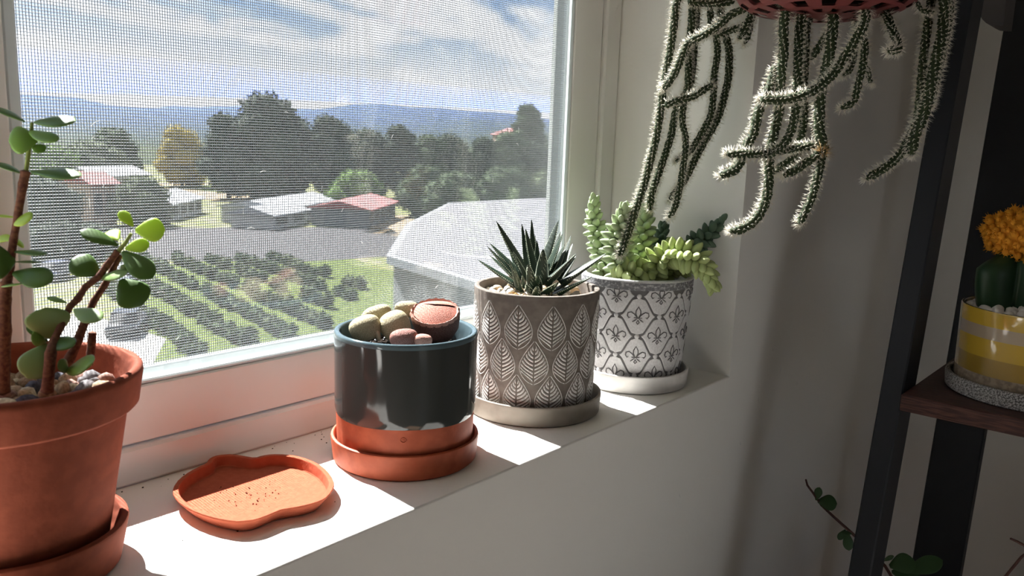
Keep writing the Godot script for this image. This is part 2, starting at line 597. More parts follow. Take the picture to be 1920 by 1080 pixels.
# ------------------------------------------------------------------ window
func make_window() -> void:
	var w := thing("window_1", "white vinyl sliding window with an insect screen outside", "", Vector3.ZERO, "", "structure")
	var top := LINTEL_Y
	var zf := -0.006
	var zb := -0.078
	var b := MB.new()
	# outer frame: sill rail, jambs, head
	b.box(Vector3(REVEAL_LEFT, 0.0, zb), Vector3(REVEAL_X, 0.0275, zf), 0.0022)
	obj("frame_sill", b.mesh(), M.vinyl, w)
	b = MB.new()
	b.box(Vector3(0.5865, 0.0285, -0.0215), Vector3(REVEAL_X, top, zf), 0.0022)
	obj("frame_jamb", b.mesh(), M.vinyl, w)
	b = MB.new()
	b.box(Vector3(REVEAL_LEFT, 0.0285, zb), Vector3(REVEAL_LEFT + 0.034, top, zf), 0.0022)
	obj("frame_jamb", b.mesh(), M.vinyl, w)
	b = MB.new()
	b.box(Vector3(REVEAL_LEFT + 0.034, top - 0.03, zb), Vector3(0.581, top, zf), 0.0022)
	obj("frame_head", b.mesh(), M.vinyl, w)
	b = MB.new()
	b.box(Vector3(0.581, 0.0285, -0.0745), Vector3(REVEAL_X, top, -0.0215), 0.001)  # rear of the right jamb, coloured darker to stand in for its shade
	obj("shaded_jamb", b.mesh(), M.jamb_shade_grey, w)
	b = MB.new()
	b.box(Vector3(0.5805, 0.0285, -0.0795), Vector3(REVEAL_X, top, -0.0745), 0.0006)
	obj("jamb_lip", b.mesh(), M.vinyl, w)
	# sliding sash: bottom rail, meeting stile, far stile, head rail
	var zs := -0.011
	var z2 := -0.021
	var yb := 0.0702
	b = MB.new()
	b.box(Vector3(-0.066, 0.0285, z2), Vector3(0.5855, yb, zs), 0.0012)
	obj("sash_rail", b.mesh(), M.vinyl, w)
	b = MB.new()
	b.box(Vector3(0.5335, yb, z2), Vector3(0.5855, top - 0.03, zs), 0.0012)
	obj("sash_stile", b.mesh(), M.vinyl, w)
	b = MB.new()
	b.box(Vector3(-0.066, yb, z2), Vector3(-0.0325, top - 0.03, zs), 0.0012)
	b.box(Vector3(-0.060, yb, zs), Vector3(-0.043, top - 0.03, zs + 0.004), 0.001)
	obj("meeting_stile", b.mesh(), M.vinyl, w)
	b = MB.new()
	b.box(Vector3(-0.0325, top - 0.07, z2), Vector3(0.5335, top - 0.03, zs), 0.0012)
	obj("sash_head", b.mesh(), M.vinyl, w)
	# glazing beads round the pane
	b = MB.new()
	b.box(Vector3(-0.0325, yb, -0.0165), Vector3(0.5335, yb + 0.0035, -0.0125), 0.0012)
	obj("glazing_bead", b.mesh(), M.bead, w)
	b = MB.new()
	b.box(Vector3(0.5305, yb, -0.0165), Vector3(0.5335, top - 0.07, -0.0125), 0.0012)
	obj("glazing_bead", b.mesh(), M.bead, w)
	b = MB.new()
	b.box(Vector3(-0.0325, yb, -0.0165), Vector3(-0.0245, top - 0.07, -0.0125), 0.0015)
	obj("glazing_bead", b.mesh(), M.bead, w)
	b = MB.new()
	b.box(Vector3(-0.0325, yb, -0.0195), Vector3(0.5335, top - 0.07, -0.0165))
	obj("glass_pane", b.mesh(), M.glass, w)
	# fixed lite on the other side of the meeting stile
	b = MB.new()
	b.box(Vector3(REVEAL_LEFT + 0.034, 0.0285, -0.085), Vector3(-0.050, 0.062, -0.06), 0.001)
	b.box(Vector3(REVEAL_LEFT + 0.034, top - 0.065, -0.085), Vector3(-0.050, top - 0.03, -0.06), 0.001)
	b.box(Vector3(REVEAL_LEFT + 0.034, 0.062, -0.085), Vector3(REVEAL_LEFT + 0.07, top - 0.065, -0.06), 0.001)
	b.box(Vector3(-0.076, 0.0285, -0.085), Vector3(-0.050, top - 0.065, -0.06), 0.001)
	obj("fixed_lite_frame", b.mesh(), M.vinyl, w)
	b = MB.new()
	b.box(Vector3(REVEAL_LEFT + 0.07, 0.062, -0.074), Vector3(-0.076, top - 0.065, -0.071))
	obj("glass_pane", b.mesh(), M.glass, w)
	# insect screen and its frame
	var zm := -0.050
	var x0 := -0.036
	var x1 := 0.576
	var s0 := 0.060
	b = MB.new()
	b.box(Vector3(x0, s0 - 0.024, zm - 0.005), Vector3(x1, s0 + 0.0125, zm + 0.005), 0.001)
	b.box(Vector3(x1 - 0.008, s0, zm - 0.005), Vector3(x1 + 0.004, top - 0.03, zm + 0.005), 0.001)
	b.box(Vector3(x0 - 0.010, s0, zm - 0.005), Vector3(x0 + 0.008, top - 0.03, zm + 0.005), 0.001)
	b.box(Vector3(x0, top - 0.05, zm - 0.005), Vector3(x1, top - 0.03, zm + 0.005), 0.001)
	obj("screen_frame", b.mesh(), M.vinyl_grey, w)
	b = MB.new()
	var pitch := 0.0019
	var r := 0.0003
	var x := x0
	while x < x1:
		wire(b, Vector3(x, s0, zm), Vector3(x, top - 0.04, zm), r)
		x += pitch
	var y := s0
	while y < top - 0.04:
		wire(b, Vector3(x0, y, zm), Vector3(x1, y, zm), r)
		y += 0.0021
	var sc := obj("screen_mesh", b.mesh(), M.screen_wire, w)
	tag(sc, "fine grey insect screen mesh", "", "", "stuff")
	# lint caught in the screen
	b = MB.new()
	for i in 46:
		var p := Vector3(rng.randf_range(0.0, 0.53), rng.randf_range(0.08, 0.36), zm + 0.0006)
		var a := rng.randf() * PI
		var l := rng.randf_range(0.0008, 0.0035)
		var dd := Vector3(cos(a), sin(a), 0) * l
		b.tube([p - dd, p + Vector3(0, l * 0.3, 0.0004), p + dd], [0.00018, 0.0002, 0.00015], 4)
	var li := obj("lint", b.mesh(), M.whitewash, w)
	tag(li, "white specks of lint on the screen", "", "", "stuff")

func wire(b: MB, p: Vector3, q: Vector3, r: float) -> void:
	var d := (q - p).normalized()
	var n := d.cross(Vector3(0, 0, 1)) * r
	var z := Vector3(0, 0, r)
	b.grid([PackedVector3Array([p + n, p + z, p - n, p - z]), PackedVector3Array([q + n, q + z, q - n, q - z])], true)


# ------------------------------------------------------------------ outdoors
func make_outdoors() -> void:
	var g := -12.0
	var b := MB.new()
	# land: flat valley floor that rises to hills far away
	var rows := []
	var nz := FastNoiseLite.new()
	nz.seed = 4; nz.frequency = 0.0016; nz.fractal_octaves = 4
	var dist: Array[float] = [6.0, 30.0, 60.0, 120.0, 200.0, 320.0, 480.0, 700.0, 900.0, 1100.0, 1300.0, 1500.0, 1750.0, 2000.0, 2300.0, 2700.0, 3300.0]
	for r in dist:
		var row := PackedVector3Array()
		for i in 97:
			var az := deg_to_rad(-70.0 + 180.0 * i / 96.0)
			var p := Vector2(sin(az), -cos(az)) * r
			var up: float = smoothstep(260.0, 2000.0, r) * (62.0 + 40.0 * nz.get_noise_2d(p.x, p.y)) + smoothstep(200.0, 500.0, r) * 6.0 * nz.get_noise_2d(p.x * 3.0, p.y * 3.0)
			row.append(Vector3(p.x, g + up, p.y))
		rows.append(row)
	var near := rows.slice(0, 6)
	b.grid(near)
	struct_("terrain", b.mesh(), M.ground, "dry grassy valley floor outside the window")
	b = MB.new()
	b.grid(rows.slice(5))
	struct_("hills", b.mesh(), M.hill, "hazy wooded hills along the horizon")
	# air between here and the hills
	var fog := FogVolume.new()
	fog.shape = RenderingServer.FOG_VOLUME_SHAPE_ELLIPSOID
	fog.size = Vector3(11000, 420, 6400)
	fog.position = Vector3(1400, -40, -3500)
	var fm := FogMaterial.new()
	fm.albedo = Color(0.52, 0.64, 1.0)
	fm.density = 0.00036
	fog.material = fm
	fog.name = "haze"
	tag(fog, "blue haze before the far hills", "", "", "stuff")
	add_child(fog)

	patch("lawn", M.grass, [Vector2(34, -73), Vector2(54, -71), Vector2(47, -40), Vector2(30, -25), Vector2(16, -33), Vector2(20, -42)], 0.02, "bright green grass between the shrub rows", "grass")
	patch("dirt_field", M.dirt, [Vector2(91, -188), Vector2(113, -193), Vector2(104, -140), Vector2(96, -126), Vector2(84, -136), Vector2(70, -146)], 0.03, "bare tan field beside the tall dark tree", "field")
	patch("grass_strip", M.grass, [Vector2(88, -180), Vector2(104, -180), Vector2(97, -145), Vector2(92, -143)], 0.06, "yellow green strip across the tan field", "grass")
	patch("dirt_track", M.dirt, [Vector2(88, -101), Vector2(95, -97), Vector2(81, -83), Vector2(70, -78), Vector2(69, -84)], 0.03, "orange dirt yard by the red roofed barn", "yard")
	patch("asphalt_yard", M.asphalt, [Vector2(46, -104), Vector2(76, -87), Vector2(66, -70), Vector2(56.5, -65), Vector2(47, -67), Vector2(36, -77)], 0.03, "dark grey yard below the white roofs", "yard")
	patch("parking_lot", M.concrete, [Vector2(12, -52), Vector2(22.5, -56), Vector2(23, -46), Vector2(19, -40), Vector2(10, -42)], 0.03, "pale paved parking area by the lawn", "pavement")

	# buildings
	var roof_poly := PackedVector2Array([Vector2(38.5, -44.1), Vector2(33.2, -24.5), Vector2(60, -15), Vector2(108, -60), Vector2(103, -79), Vector2(78, -77.4), Vector2(54.5, -59.7)])
	var h := thing("warehouse", "large building with a pale flat roof and white eaves", "building", Vector3.ZERO)
	b = MB.new(); b.prism(Geometry2D.offset_polygon(roof_poly, -0.5)[0], g, -8.6); obj("wall", b.mesh(), M.grey_wall, h)
	b = MB.new(); b.prism(roof_poly, -8.6, -8.0); obj("fascia", b.mesh(), M.white_roof, h)
	b = MB.new(); b.prism(Geometry2D.offset_polygon(roof_poly, -0.6)[0], -8.01, -7.95); obj("roof", b.mesh(), M.pale_roof, h)
	house("barn", "long low barn with a faded red roof and open front", Vector3(77.6, g, -96.0), 0.63, Vector3(17, 2.6, 8), M.grey_wall, M.red_roof, 1.0, 5)
	house("shed", "white roofed shed left of the red barn", Vector3(72, g, -106.0), 0.55, Vector3(21, 2.4, 9), M.white_wall, M.white_roof, 0.8, 3)
	house("shed", "low shed with the brightest white roof in front of the others", Vector3(64.0, g, -97.5), 0.5, Vector3(10, 2.0, 6), M.white_wall, M.white_roof, 0.9, 2)
	house("greenhouse", "long pale greenhouse roof at the edge of the tan field", Vector3(58.0, g, -116.5), 0.75, Vector3(13, 2.4, 8), M.white_wall, M.white_roof, 1.2, 4)
	house("house", "small house with a red roof and pinkish end wall", Vector3(45.6, g, -110.0), 0.3, Vector3(3.6, 5.4, 5), M.pink_wall, M.red_roof, 1.4, 2)
	house("house", "white roofed house among the trees behind the pink walled one", Vector3(66.0, g, -152.0), 0.4, Vector3(12, 4.2, 8), M.white_wall, M.white_roof, 1.4, 3)
	house("hill_house", "reddish roofed house on the rise at the right edge of the view", Vector3(171.0, -0.8, -145.0), 0.9, Vector3(22, 3.2, 9), M.pink_wall, M.red_roof, 1.8, 4)
	b = MB.new()
	rows = []
	for j in 12:
		var row := PackedVector3Array()
		for i in 40:
			var a := TAU * i / 40.0
			var f := j / 11.0
			row.append(Vector3(178 + cos(a) * 52 * f, g + 11.4 * (1.0 - bell(f)), -142 + sin(a) * 44 * f))
		rows.append(row)
	b.grid(rows, true)
	struct_("hill", b.mesh(), M.ground, "grassy rise carrying the reddish roofed house")
	car("dark blue car parked on the pale pavement", Vector3(22.2, g, -49.2), 0.95, M.car_dark)
	car("slate blue car parked beyond the dark one", Vector3(26.6, g, -71.0), 0.7, M.car_blue)
	car("white car parked at the edge of the lawn", Vector3(29.6, g, -66.0), 0.9, M.car_white)

	# trees: position, height, width, kind
	tree(Vector3(90.0, g, -137), 20.0, 18.0, "tree_dark", "broad dark tree towering over the valley", 1)
	tree(Vector3(83.5, g, -141), 16.5, 10.0, "tree_dark", "dark tree against the left flank of the towering one", 2)
	tree(Vector3(98, g, -129), 17.0, 11.0, "tree_dark", "dark tree against the right flank of the towering one", 3)
	tree(Vector3(93, g, -176), 13.5, 11.0, "tree_yellow", "golden yellow autumn tree left of the towering tree", 4)
	tree(Vector3(91, g, -205), 12.5, 13.0, "tree_mid", "green tree behind the olive ones, below the blue hills", 5)
	tree(Vector3(76, g, -182), 9.5, 13.0, "tree_olive", "olive green tree left of the golden tree", 6)
	tree(Vector3(63, g, -172), 9.0, 13.0, "tree_fresh", "yellow green bushy tree at the window's left edge", 7)
	tree(Vector3(70, g, -176), 8.0, 10.0, "tree_mid", "low green tree between the yellow green and the olive ones", 8)
	tree(Vector3(50.5, g, -106), 6.4, 8.0, "tree_olive", "round grey green tree in front of the white roofed house", 9)
	tree(Vector3(36.5, g, -100), 6.5, 8.5, "tree_dark", "dark bushy tree beside the pink walled house", 10)
	tree(Vector3(29.5, g, -78), 4.0, 6.0, "tree_dark", "low dark tree near the slate blue car", 11)
	tree(Vector3(33.5, g, -81), 3.4, 5.0, "tree_dark", "small dark tree between the house and the yard", 12)
	var nth := ["first", "second", "third", "fourth", "fifth", "sixth", "seventh", "eighth", "ninth", "tenth"]
	var line := [[610, 0, 104.5, -135, 15.5, 11], [0, 0, 110.5, -133, 14.6, 10], [0, 0, 113, -126, 15.8, 9], [0, 0, 117, -121, 13.6, 10], [0, 0, 121.5, -120, 14.0, 11], [0, 0, 124, -113, 13.8, 9], [0, 0, 127, -109, 14.8, 10], [0, 0, 132, -107, 13.0, 11], [0, 0, 138, -103, 12.5, 12], [0, 0, 146, -100, 12.0, 12]]
	for i in line.size():
		var q: Array = line[i]
		tree(Vector3(q[2], g, q[3]), q[4], q[5], "tree_dark" if i % 3 else "tree_mid", "%s tree from the left in the long green belt behind the red roofed barn" % nth[i], 20 + i, "trees of the long belt")
	tree(Vector3(158, -3.0, -130), 13.0, 9.0, "tree_mid", "tall tree standing on the rise by the hill house", 40)
	var low := [[81.5, -101, 7.0, 9, "tree_fresh"], [87, -91.5, 8.2, 9, "tree_mid"], [86, -84, 7.6, 10, "tree_mid"], [92, -80, 8.6, 11, "tree_mid"], [97.5, -76, 8.0, 11, "tree_olive"], [103, -72, 8.8, 11, "tree_mid"], [108, -67, 8.2, 11, "tree_olive"], [112.5, -61, 9.0, 12, "tree_mid"]]
	for i in low.size():
		var q: Array = low[i]
		tree(Vector3(q[0] * 1.06, g, q[1] * 1.06), q[2], q[3], q[4], "%s bushy tree from the left in the nearer belt behind the pale flat roof" % nth[i], 60 + i, "trees behind the pale roof")
	# rows of shrubs
	for i in 7:
		var top := Vector2(31.5 + i * 2.5, -82.0 + i * 1.5)
		var dirv := Vector2(-9.4 + i * 0.45, 42.0 - i * 1.2)
		shrub_row(top + dirv * 0.1, top + dirv * minf(1.0, 1.25 - i * 0.1), i, "%s row of dark green shrubs from the left across the lawn" % nth[i])

func patch(called: String, m: Material, poly: Array, lift: float, label: String, cat: String) -> void:
	var b := MB.new()
	b.prism(PackedVector2Array(poly), -12.2, -12.0 + lift)
	tag(obj(called, b.mesh(), m), label, cat, "", "structure")

func house(called: String, label: String, at: Vector3, turn: float, size: Vector3, wall: Material, roof: Material, rise: float, wins: int) -> void:
	var o := thing(called, label, "building", at)
	o.rotation.y = turn
	var b := MB.new()
	b.box(Vector3(-size.x / 2, 0, -size.z / 2), Vector3(size.x / 2, size.y, size.z / 2))
	obj("wall", b.mesh(), wall, o)
	b = MB.new()
	var e := 0.5
	var x := size.x / 2 + e
	var z := size.z / 2 + e
	var y := size.y
	for s in [-1.0, 1.0]:
		var f := b.v.size()
		b.v.append_array(PackedVector3Array([Vector3(-x, y - 0.1, z * s), Vector3(x, y - 0.1, z * s), Vector3(x, y + rise, 0), Vector3(-x, y + rise, 0)]))
		if s > 0:
			b.quad(f, f + 1, f + 2, f + 3)
		else:
			b.quad(f, f + 3, f + 2, f + 1)
		f = b.v.size()
		b.v.append_array(PackedVector3Array([Vector3(-x, y - 0.3, z * s), Vector3(x, y - 0.3, z * s), Vector3(x, y - 0.1, z * s), Vector3(-x, y - 0.1, z * s)]))
		b.quad(f, f + 1, f + 2, f + 3)
		f = b.v.size()
		b.v.append_array(PackedVector3Array([Vector3(x * s, y - 0.1, -z), Vector3(x * s, y - 0.1, z), Vector3(x * s, y + rise, 0)]))
		b.tri(f, f + 1, f + 2)
	obj("roof", b.mesh(), roof, o)
	for k in wins:
		var cx := -size.x / 2 + size.x * (k + 0.5) / wins
		var ww := size.x / wins * 0.32
		b = MB.new()
		b.box(Vector3(cx - ww, size.y * 0.25, size.z / 2 - 0.05), Vector3(cx + ww, size.y * 0.75, size.z / 2 + 0.06))
		obj("window", b.mesh(), M.dark_opening, o)

func car(label: String, at: Vector3, turn: float, paint: Material) -> void:
	var o := thing("car", label, "car", at)
	o.rotation.y = turn
	var b := MB.new()
	b.box(Vector3(-2.2, 0.3, -0.88), Vector3(2.2, 0.85, 0.88), 0.18)
	obj("body", b.mesh(), paint, o)
	b = MB.new()
	b.grid([PackedVector3Array([Vector3(-1.5, 0.8, -0.8), Vector3(-1.5, 0.8, 0.8), Vector3(1.1, 0.8, 0.8), Vector3(1.1, 0.8, -0.8)]), PackedVector3Array([Vector3(-1.1, 1.4, -0.65), Vector3(-1.1, 1.4, 0.65), Vector3(0.5, 1.4, 0.65), Vector3(0.5, 1.4, -0.65)])], true)
	obj("cabin_glass", b.mesh(), M.dark_opening, o)
	b = MB.new()
	b.box(Vector3(-1.15, 1.36, -0.68), Vector3(0.55, 1.46, 0.68), 0.04)
	obj("roof", b.mesh(), paint, o)
	for s in [[-1.35, -0.8], [-1.35, 0.8], [1.35, -0.8], [1.35, 0.8]]:
		b = MB.new()
		b.tube([Vector3(s[0], 0.32, s[1] - 0.1), Vector3(s[0], 0.32, s[1] + 0.1)], [0.32, 0.32], 14)
		obj("wheel", b.mesh(), M.tyre, o)

func leafy(b: MB, center: Vector3, rad: Vector3, count: int, size: float, rg: RandomNumberGenerator) -> void:
	for i in count:
		var d := Vector3(rg.randfn(), rg.randfn(), rg.randfn()).normalized()
		var p := center + d * rad * rg.randf_range(0.82, 1.08)
		var u := d.cross(Vector3(rg.randfn(), rg.randfn(), rg.randfn())).normalized()
		var w := (d * 0.7 + u.cross(d) * rg.randf_range(0.3, 1.0)).normalized()
		var s := size * rg.randf_range(0.6, 1.3)
		var f := b.v.size()
		b.v.append(p - u * s * 0.5); b.v.append(p + w * s); b.v.append(p + u * s * 0.5); b.v.append(p - w * s * 0.5)
		b.quad(f, f + 1, f + 2, f + 3)

func tree(at: Vector3, height: float, width: float, kind: String, label: String, seed_: int, group := "") -> void:
	var rg := RandomNumberGenerator.new()
	rg.seed = seed_ * 77 + 5
	var o := thing("tree", label, "tree", at, group)
	var b := MB.new()
	b.tube([Vector3(0, -0.3, 0), Vector3(0.2, height * 0.25, 0.1), Vector3(0, height * 0.6, 0)], [width * 0.04, width * 0.03, width * 0.015], 8)
	obj("trunk", b.mesh(), M.bark, o)
	b = MB.new()
	var lumps := 13
	for k in lumps:
		var a := TAU * k * 0.382
		var hh := (k + 0.5) / lumps
		var wide := sin(PI * clampf(hh * 0.72 + 0.24, 0.0, 1.0))
		var rr := width * 0.5 * wide * 0.62 * rg.randf_range(0.8, 1.1)
		var c := Vector3(cos(a) * rr, height * (0.10 + 0.76 * hh), sin(a) * rr)
		var rad := Vector3.ONE * width * 0.25 * rg.randf_range(0.8, 1.15)
		rad.y *= 0.8
		c.y = minf(c.y, height - rad.y)
		b.ell(c, Basis.from_scale(rad * 0.9), 6, 9)
		leafy(b, c, rad, 260, width * 0.042, rg)
	obj("crown", b.mesh(), M[kind], o)

func shrub_row(p: Vector2, q: Vector2, i: int, label: String) -> void:
	var rg := RandomNumberGenerator.new()
	rg.seed = 900 + i
	var o := thing("shrub_row", label, "shrub row", Vector3(p.x, -12.0, p.y), "shrub rows on the lawn")
	var n := int(p.distance_to(q) / 1.5)
	for k in n:
		if rg.randf() < 0.12:
			continue
		var c2 := (q - p) * (float(k) / n)
		var b := MB.new()
		var hh := rg.randf_range(0.7, 1.15)
		var rad := Vector3(rg.randf_range(0.38, 0.66), hh * 0.5, rg.randf_range(0.45, 0.75))
		b.ell(Vector3(0, hh * 0.5, 0), Basis.from_scale(rad * 0.85), 5, 8)
		leafy(b, Vector3(0, hh * 0.5, 0), rad, 90, 0.24, rg)
		obj("shrub", b.mesh(), M.tree_mid if rg.randf() < 0.7 else M.tree_olive, o, Transform3D(Basis.IDENTITY, Vector3(c2.x + rg.randf_range(-0.2, 0.2), 0, c2.y)))


# ------------------------------------------------------------------ ladder shelf
func make_shelf() -> void:
	var o := thing("ladder_shelf", "black leaning ladder shelf with dark wood boards in the corner", "shelf", Vector3(0.614, -0.95, 0.34))
	# front and back posts lean back towards the wall
	post(o, 0.612, 0.211, 0.318, 0.339, 0.046)
	post(o, 0.9740, 0.1828, 0.300, 0.358, 0.022)
	post(o, 0.612, 0.211, 1.002, 1.023, 0.046)
	post(o, 0.9740, 0.1828, 0.984, 1.042, 0.022)
	for s in [[0.0, 0.614, 0.875], [0.455, 0.726, 0.944], [-0.46, 0.52, 0.80]]:
		var b := MB.new()
		b.box(Vector3(s[1], 0.021 - 0.0165 + s[0], 0.3405), Vector3(s[2], 0.021 + s[0], 1.0015), 0.0012)
		for k in b.v.size():
			b.v[k] -= o.position
		obj("shelf_board", b.mesh(), M.dark_wood, o)
	# rounded grey bracket under the upper board
	var b := MB.new()
	var pts := []
	for k in 7:
		var a := PI * 1.02 + (PI * 0.48) * k / 6.0
		pts.append(Vector2(0.3325 + 0.022 * cos(a), 0.4245 + 0.030 * sin(a)))
	var poly := PackedVector2Array([Vector2(0.3085, 0.46)])
	poly.append_array(PackedVector2Array(pts))
	poly.append(Vector2(0.339, 0.394))
	poly.append(Vector2(0.339, 0.46))
	b.prism(poly, 0.0, 0.05)
	# stand the outline upright: its plane runs along z and up
	for k in b.v.size():
		var p := b.v[k]
		b.v[k] = Vector3(0.855 + p.y, p.z, p.x) - o.position
	obj("bracket", b.mesh(), M.bracket_grey, o)

func post(o: Node3D, x: float, lean: float, z0: float, z1: float, deep: float) -> void:
	var b := MB.new()
	b.box(Vector3(0, 0, z0), Vector3(deep, 1.0, z1), 0.0014)
	for k in b.v.size():
		var p := b.v[k]
		var yy := -0.95 + p.y * 2.3 if p.y > 0.5 else -0.95 + p.y
		b.v[k] = Vector3(x + (yy + 0.05) * lean + p.x, yy, p.z) - o.position
	obj("post", b.mesh(), M.black_metal, o)


# ------------------------------------------------------------------ leaf shapes in unit size: z along, x across, y up
func unit_leaf(kind: String) -> ArrayMesh:
	if unit.has(kind):
		return unit[kind]
	var rows := []
	var n := 14
	for j in n + 1:
		var t := float(j) / n
		var w := 0.0
		var th := 0.0
		var bend := 0.0
		match kind:
			"jade":
				w = 0.09 * (1.0 - t) + 0.5 * pow(sin(PI * pow(t, 1.55)), 0.62) if t < 1.0 else 0.0
				th = 0.5 * (0.35 + 0.65 * sin(PI * t)) if t < 1.0 else 0.0
				bend = -0.9 * t * t
			"spike":
				w = 0.5 * pow(1.0 - t, 0.78) * (0.86 + 0.5 * t) if t < 1.0 else 0.0
				th = 0.5 * pow(1.0 - t, 0.7)
				bend = 0.0
			"drop":
				w = 0.5 * pow(sin(PI * pow(t, 0.85)), 0.6) if t > 0.0 and t < 1.0 else 0.02
				th = w
		var row := PackedVector3Array()
		var sides := 12
		for i in sides:
			var a := TAU * i / sides
			var y := sin(a) * th
			if kind == "spike" and y > 0.0:
				y *= 0.25
			row.append(Vector3(cos(a) * w, y + bend * (0.35 if kind == "jade" else 0.0), t))
		row.reverse()
		rows.append(row)
	var b := MB.new()
	b.grid(rows, true)
	unit[kind] = b.mesh()
	return unit[kind]

func aim(base: Vector3, tip: Vector3, up: Vector3, w: float, th: float) -> Transform3D:
	var z := (tip - base)
	var l := z.length()
	z /= l
	var x := up.cross(z).normalized()
	var y := z.cross(x)
	return Transform3D(Basis(x * w, y * th, z * l), base)

func stone_mesh(seed_: int, sharp := 0.3) -> ArrayMesh:
	var rg := RandomNumberGenerator.new()
	rg.seed = seed_
	var planes := []
	for k in 12:
		planes.append([Vector3(rg.randfn(), rg.randfn(), rg.randfn()).normalized(), rg.randf_range(0.62, 0.95)])
	var b := MB.new()
	var rows := []
	for j in 8:
		var la := -PI / 2 + PI * j / 7.0
		var row := PackedVector3Array()
		for i in 10:
			var a := TAU * i / 10.0
			var d := Vector3(cos(la) * cos(a), sin(la), cos(la) * sin(a))
			var r := 1.0
			for p in planes:
				var dd: float = d.dot(p[0])
				if dd > 0.05:
					r = minf(r, p[1] / dd)
			row.append(d * lerpf(1.0, r, sharp * 2.0 if sharp < 0.5 else 1.0))
		rows.append(row)
	b.grid(rows, true)
	return b.mesh()

func pebbles(o: Node3D, count: int, rad: float, y: float, size: float, mats: Array, sharp: float, seed_: int, dome := 0.0) -> void:
	var rg := RandomNumberGenerator.new()
	rg.seed = seed_
	var kinds := []
	for k in 6:
		kinds.append(stone_mesh(seed_ * 10 + k, sharp))
	for i in count:
		var r := rad * sqrt((i + 0.5) / count)
		var a := i * 2.39996
		var s := size * rg.randf_range(0.7, 1.25)
		r = minf(r, rad - s * 0.5)
		var bs := Basis.from_euler(Vector3(rg.randf() * 6.0, rg.randf() * 6.0, rg.randf() * 6.0)).scaled_local(Vector3(s, s * rg.randf_range(0.6, 0.85), s * rg.randf_range(0.8, 1.1)))
		var p := Vector3(r * cos(a), y + rg.randf_range(-0.2, 0.35) * size + dome * (1.0 - r / rad), r * sin(a))
		obj("pebble", kinds[rg.randi() % 6], M[mats[rg.randi() % mats.size()]], o, Transform3D(bs, p))

func disc(r: float, y: float, seg := 40) -> ArrayMesh:
	var b := MB.new()
	var rows := []
	for j in 5:
		var row := PackedVector3Array()
		for i in seg:
			var a := TAU * i / seg
			row.append(Vector3(cos(a), 0, sin(a)) * r * (1.0 - j / 4.0) + Vector3(0, y, 0))
		rows.append(row)
	b.grid(rows, true)
	return b.mesh()

func saucer(label: String, at: Vector3, r0: float, r1: float, h: float, wall: float, m: Material) -> void:
	var b := MB.new()
	var prof := [Vector2(0.0, 0.0), Vector2(r0 - 0.002, 0.0), Vector2(r0, 0.0018), Vector2(r1 - 0.0008, h - 0.0022), Vector2(r1 - 0.0012, h - 0.0006), Vector2(r1 - 0.0026, h)]
	prof.append_array([Vector2(r1 - wall + 0.0012, h - 0.0001), Vector2(r1 - wall, h - 0.0012), Vector2(r0 - wall, 0.0068), Vector2(r0 - wall - 0.002, 0.0055), Vector2(0.0, 0.0055)])
	b.lathe(prof, 80, Vector3.ZERO, 0.9)
	var o := obj("saucer", b.mesh(), m, self, Transform3D(Basis.IDENTITY, at))
	tag(o, label, "saucer")


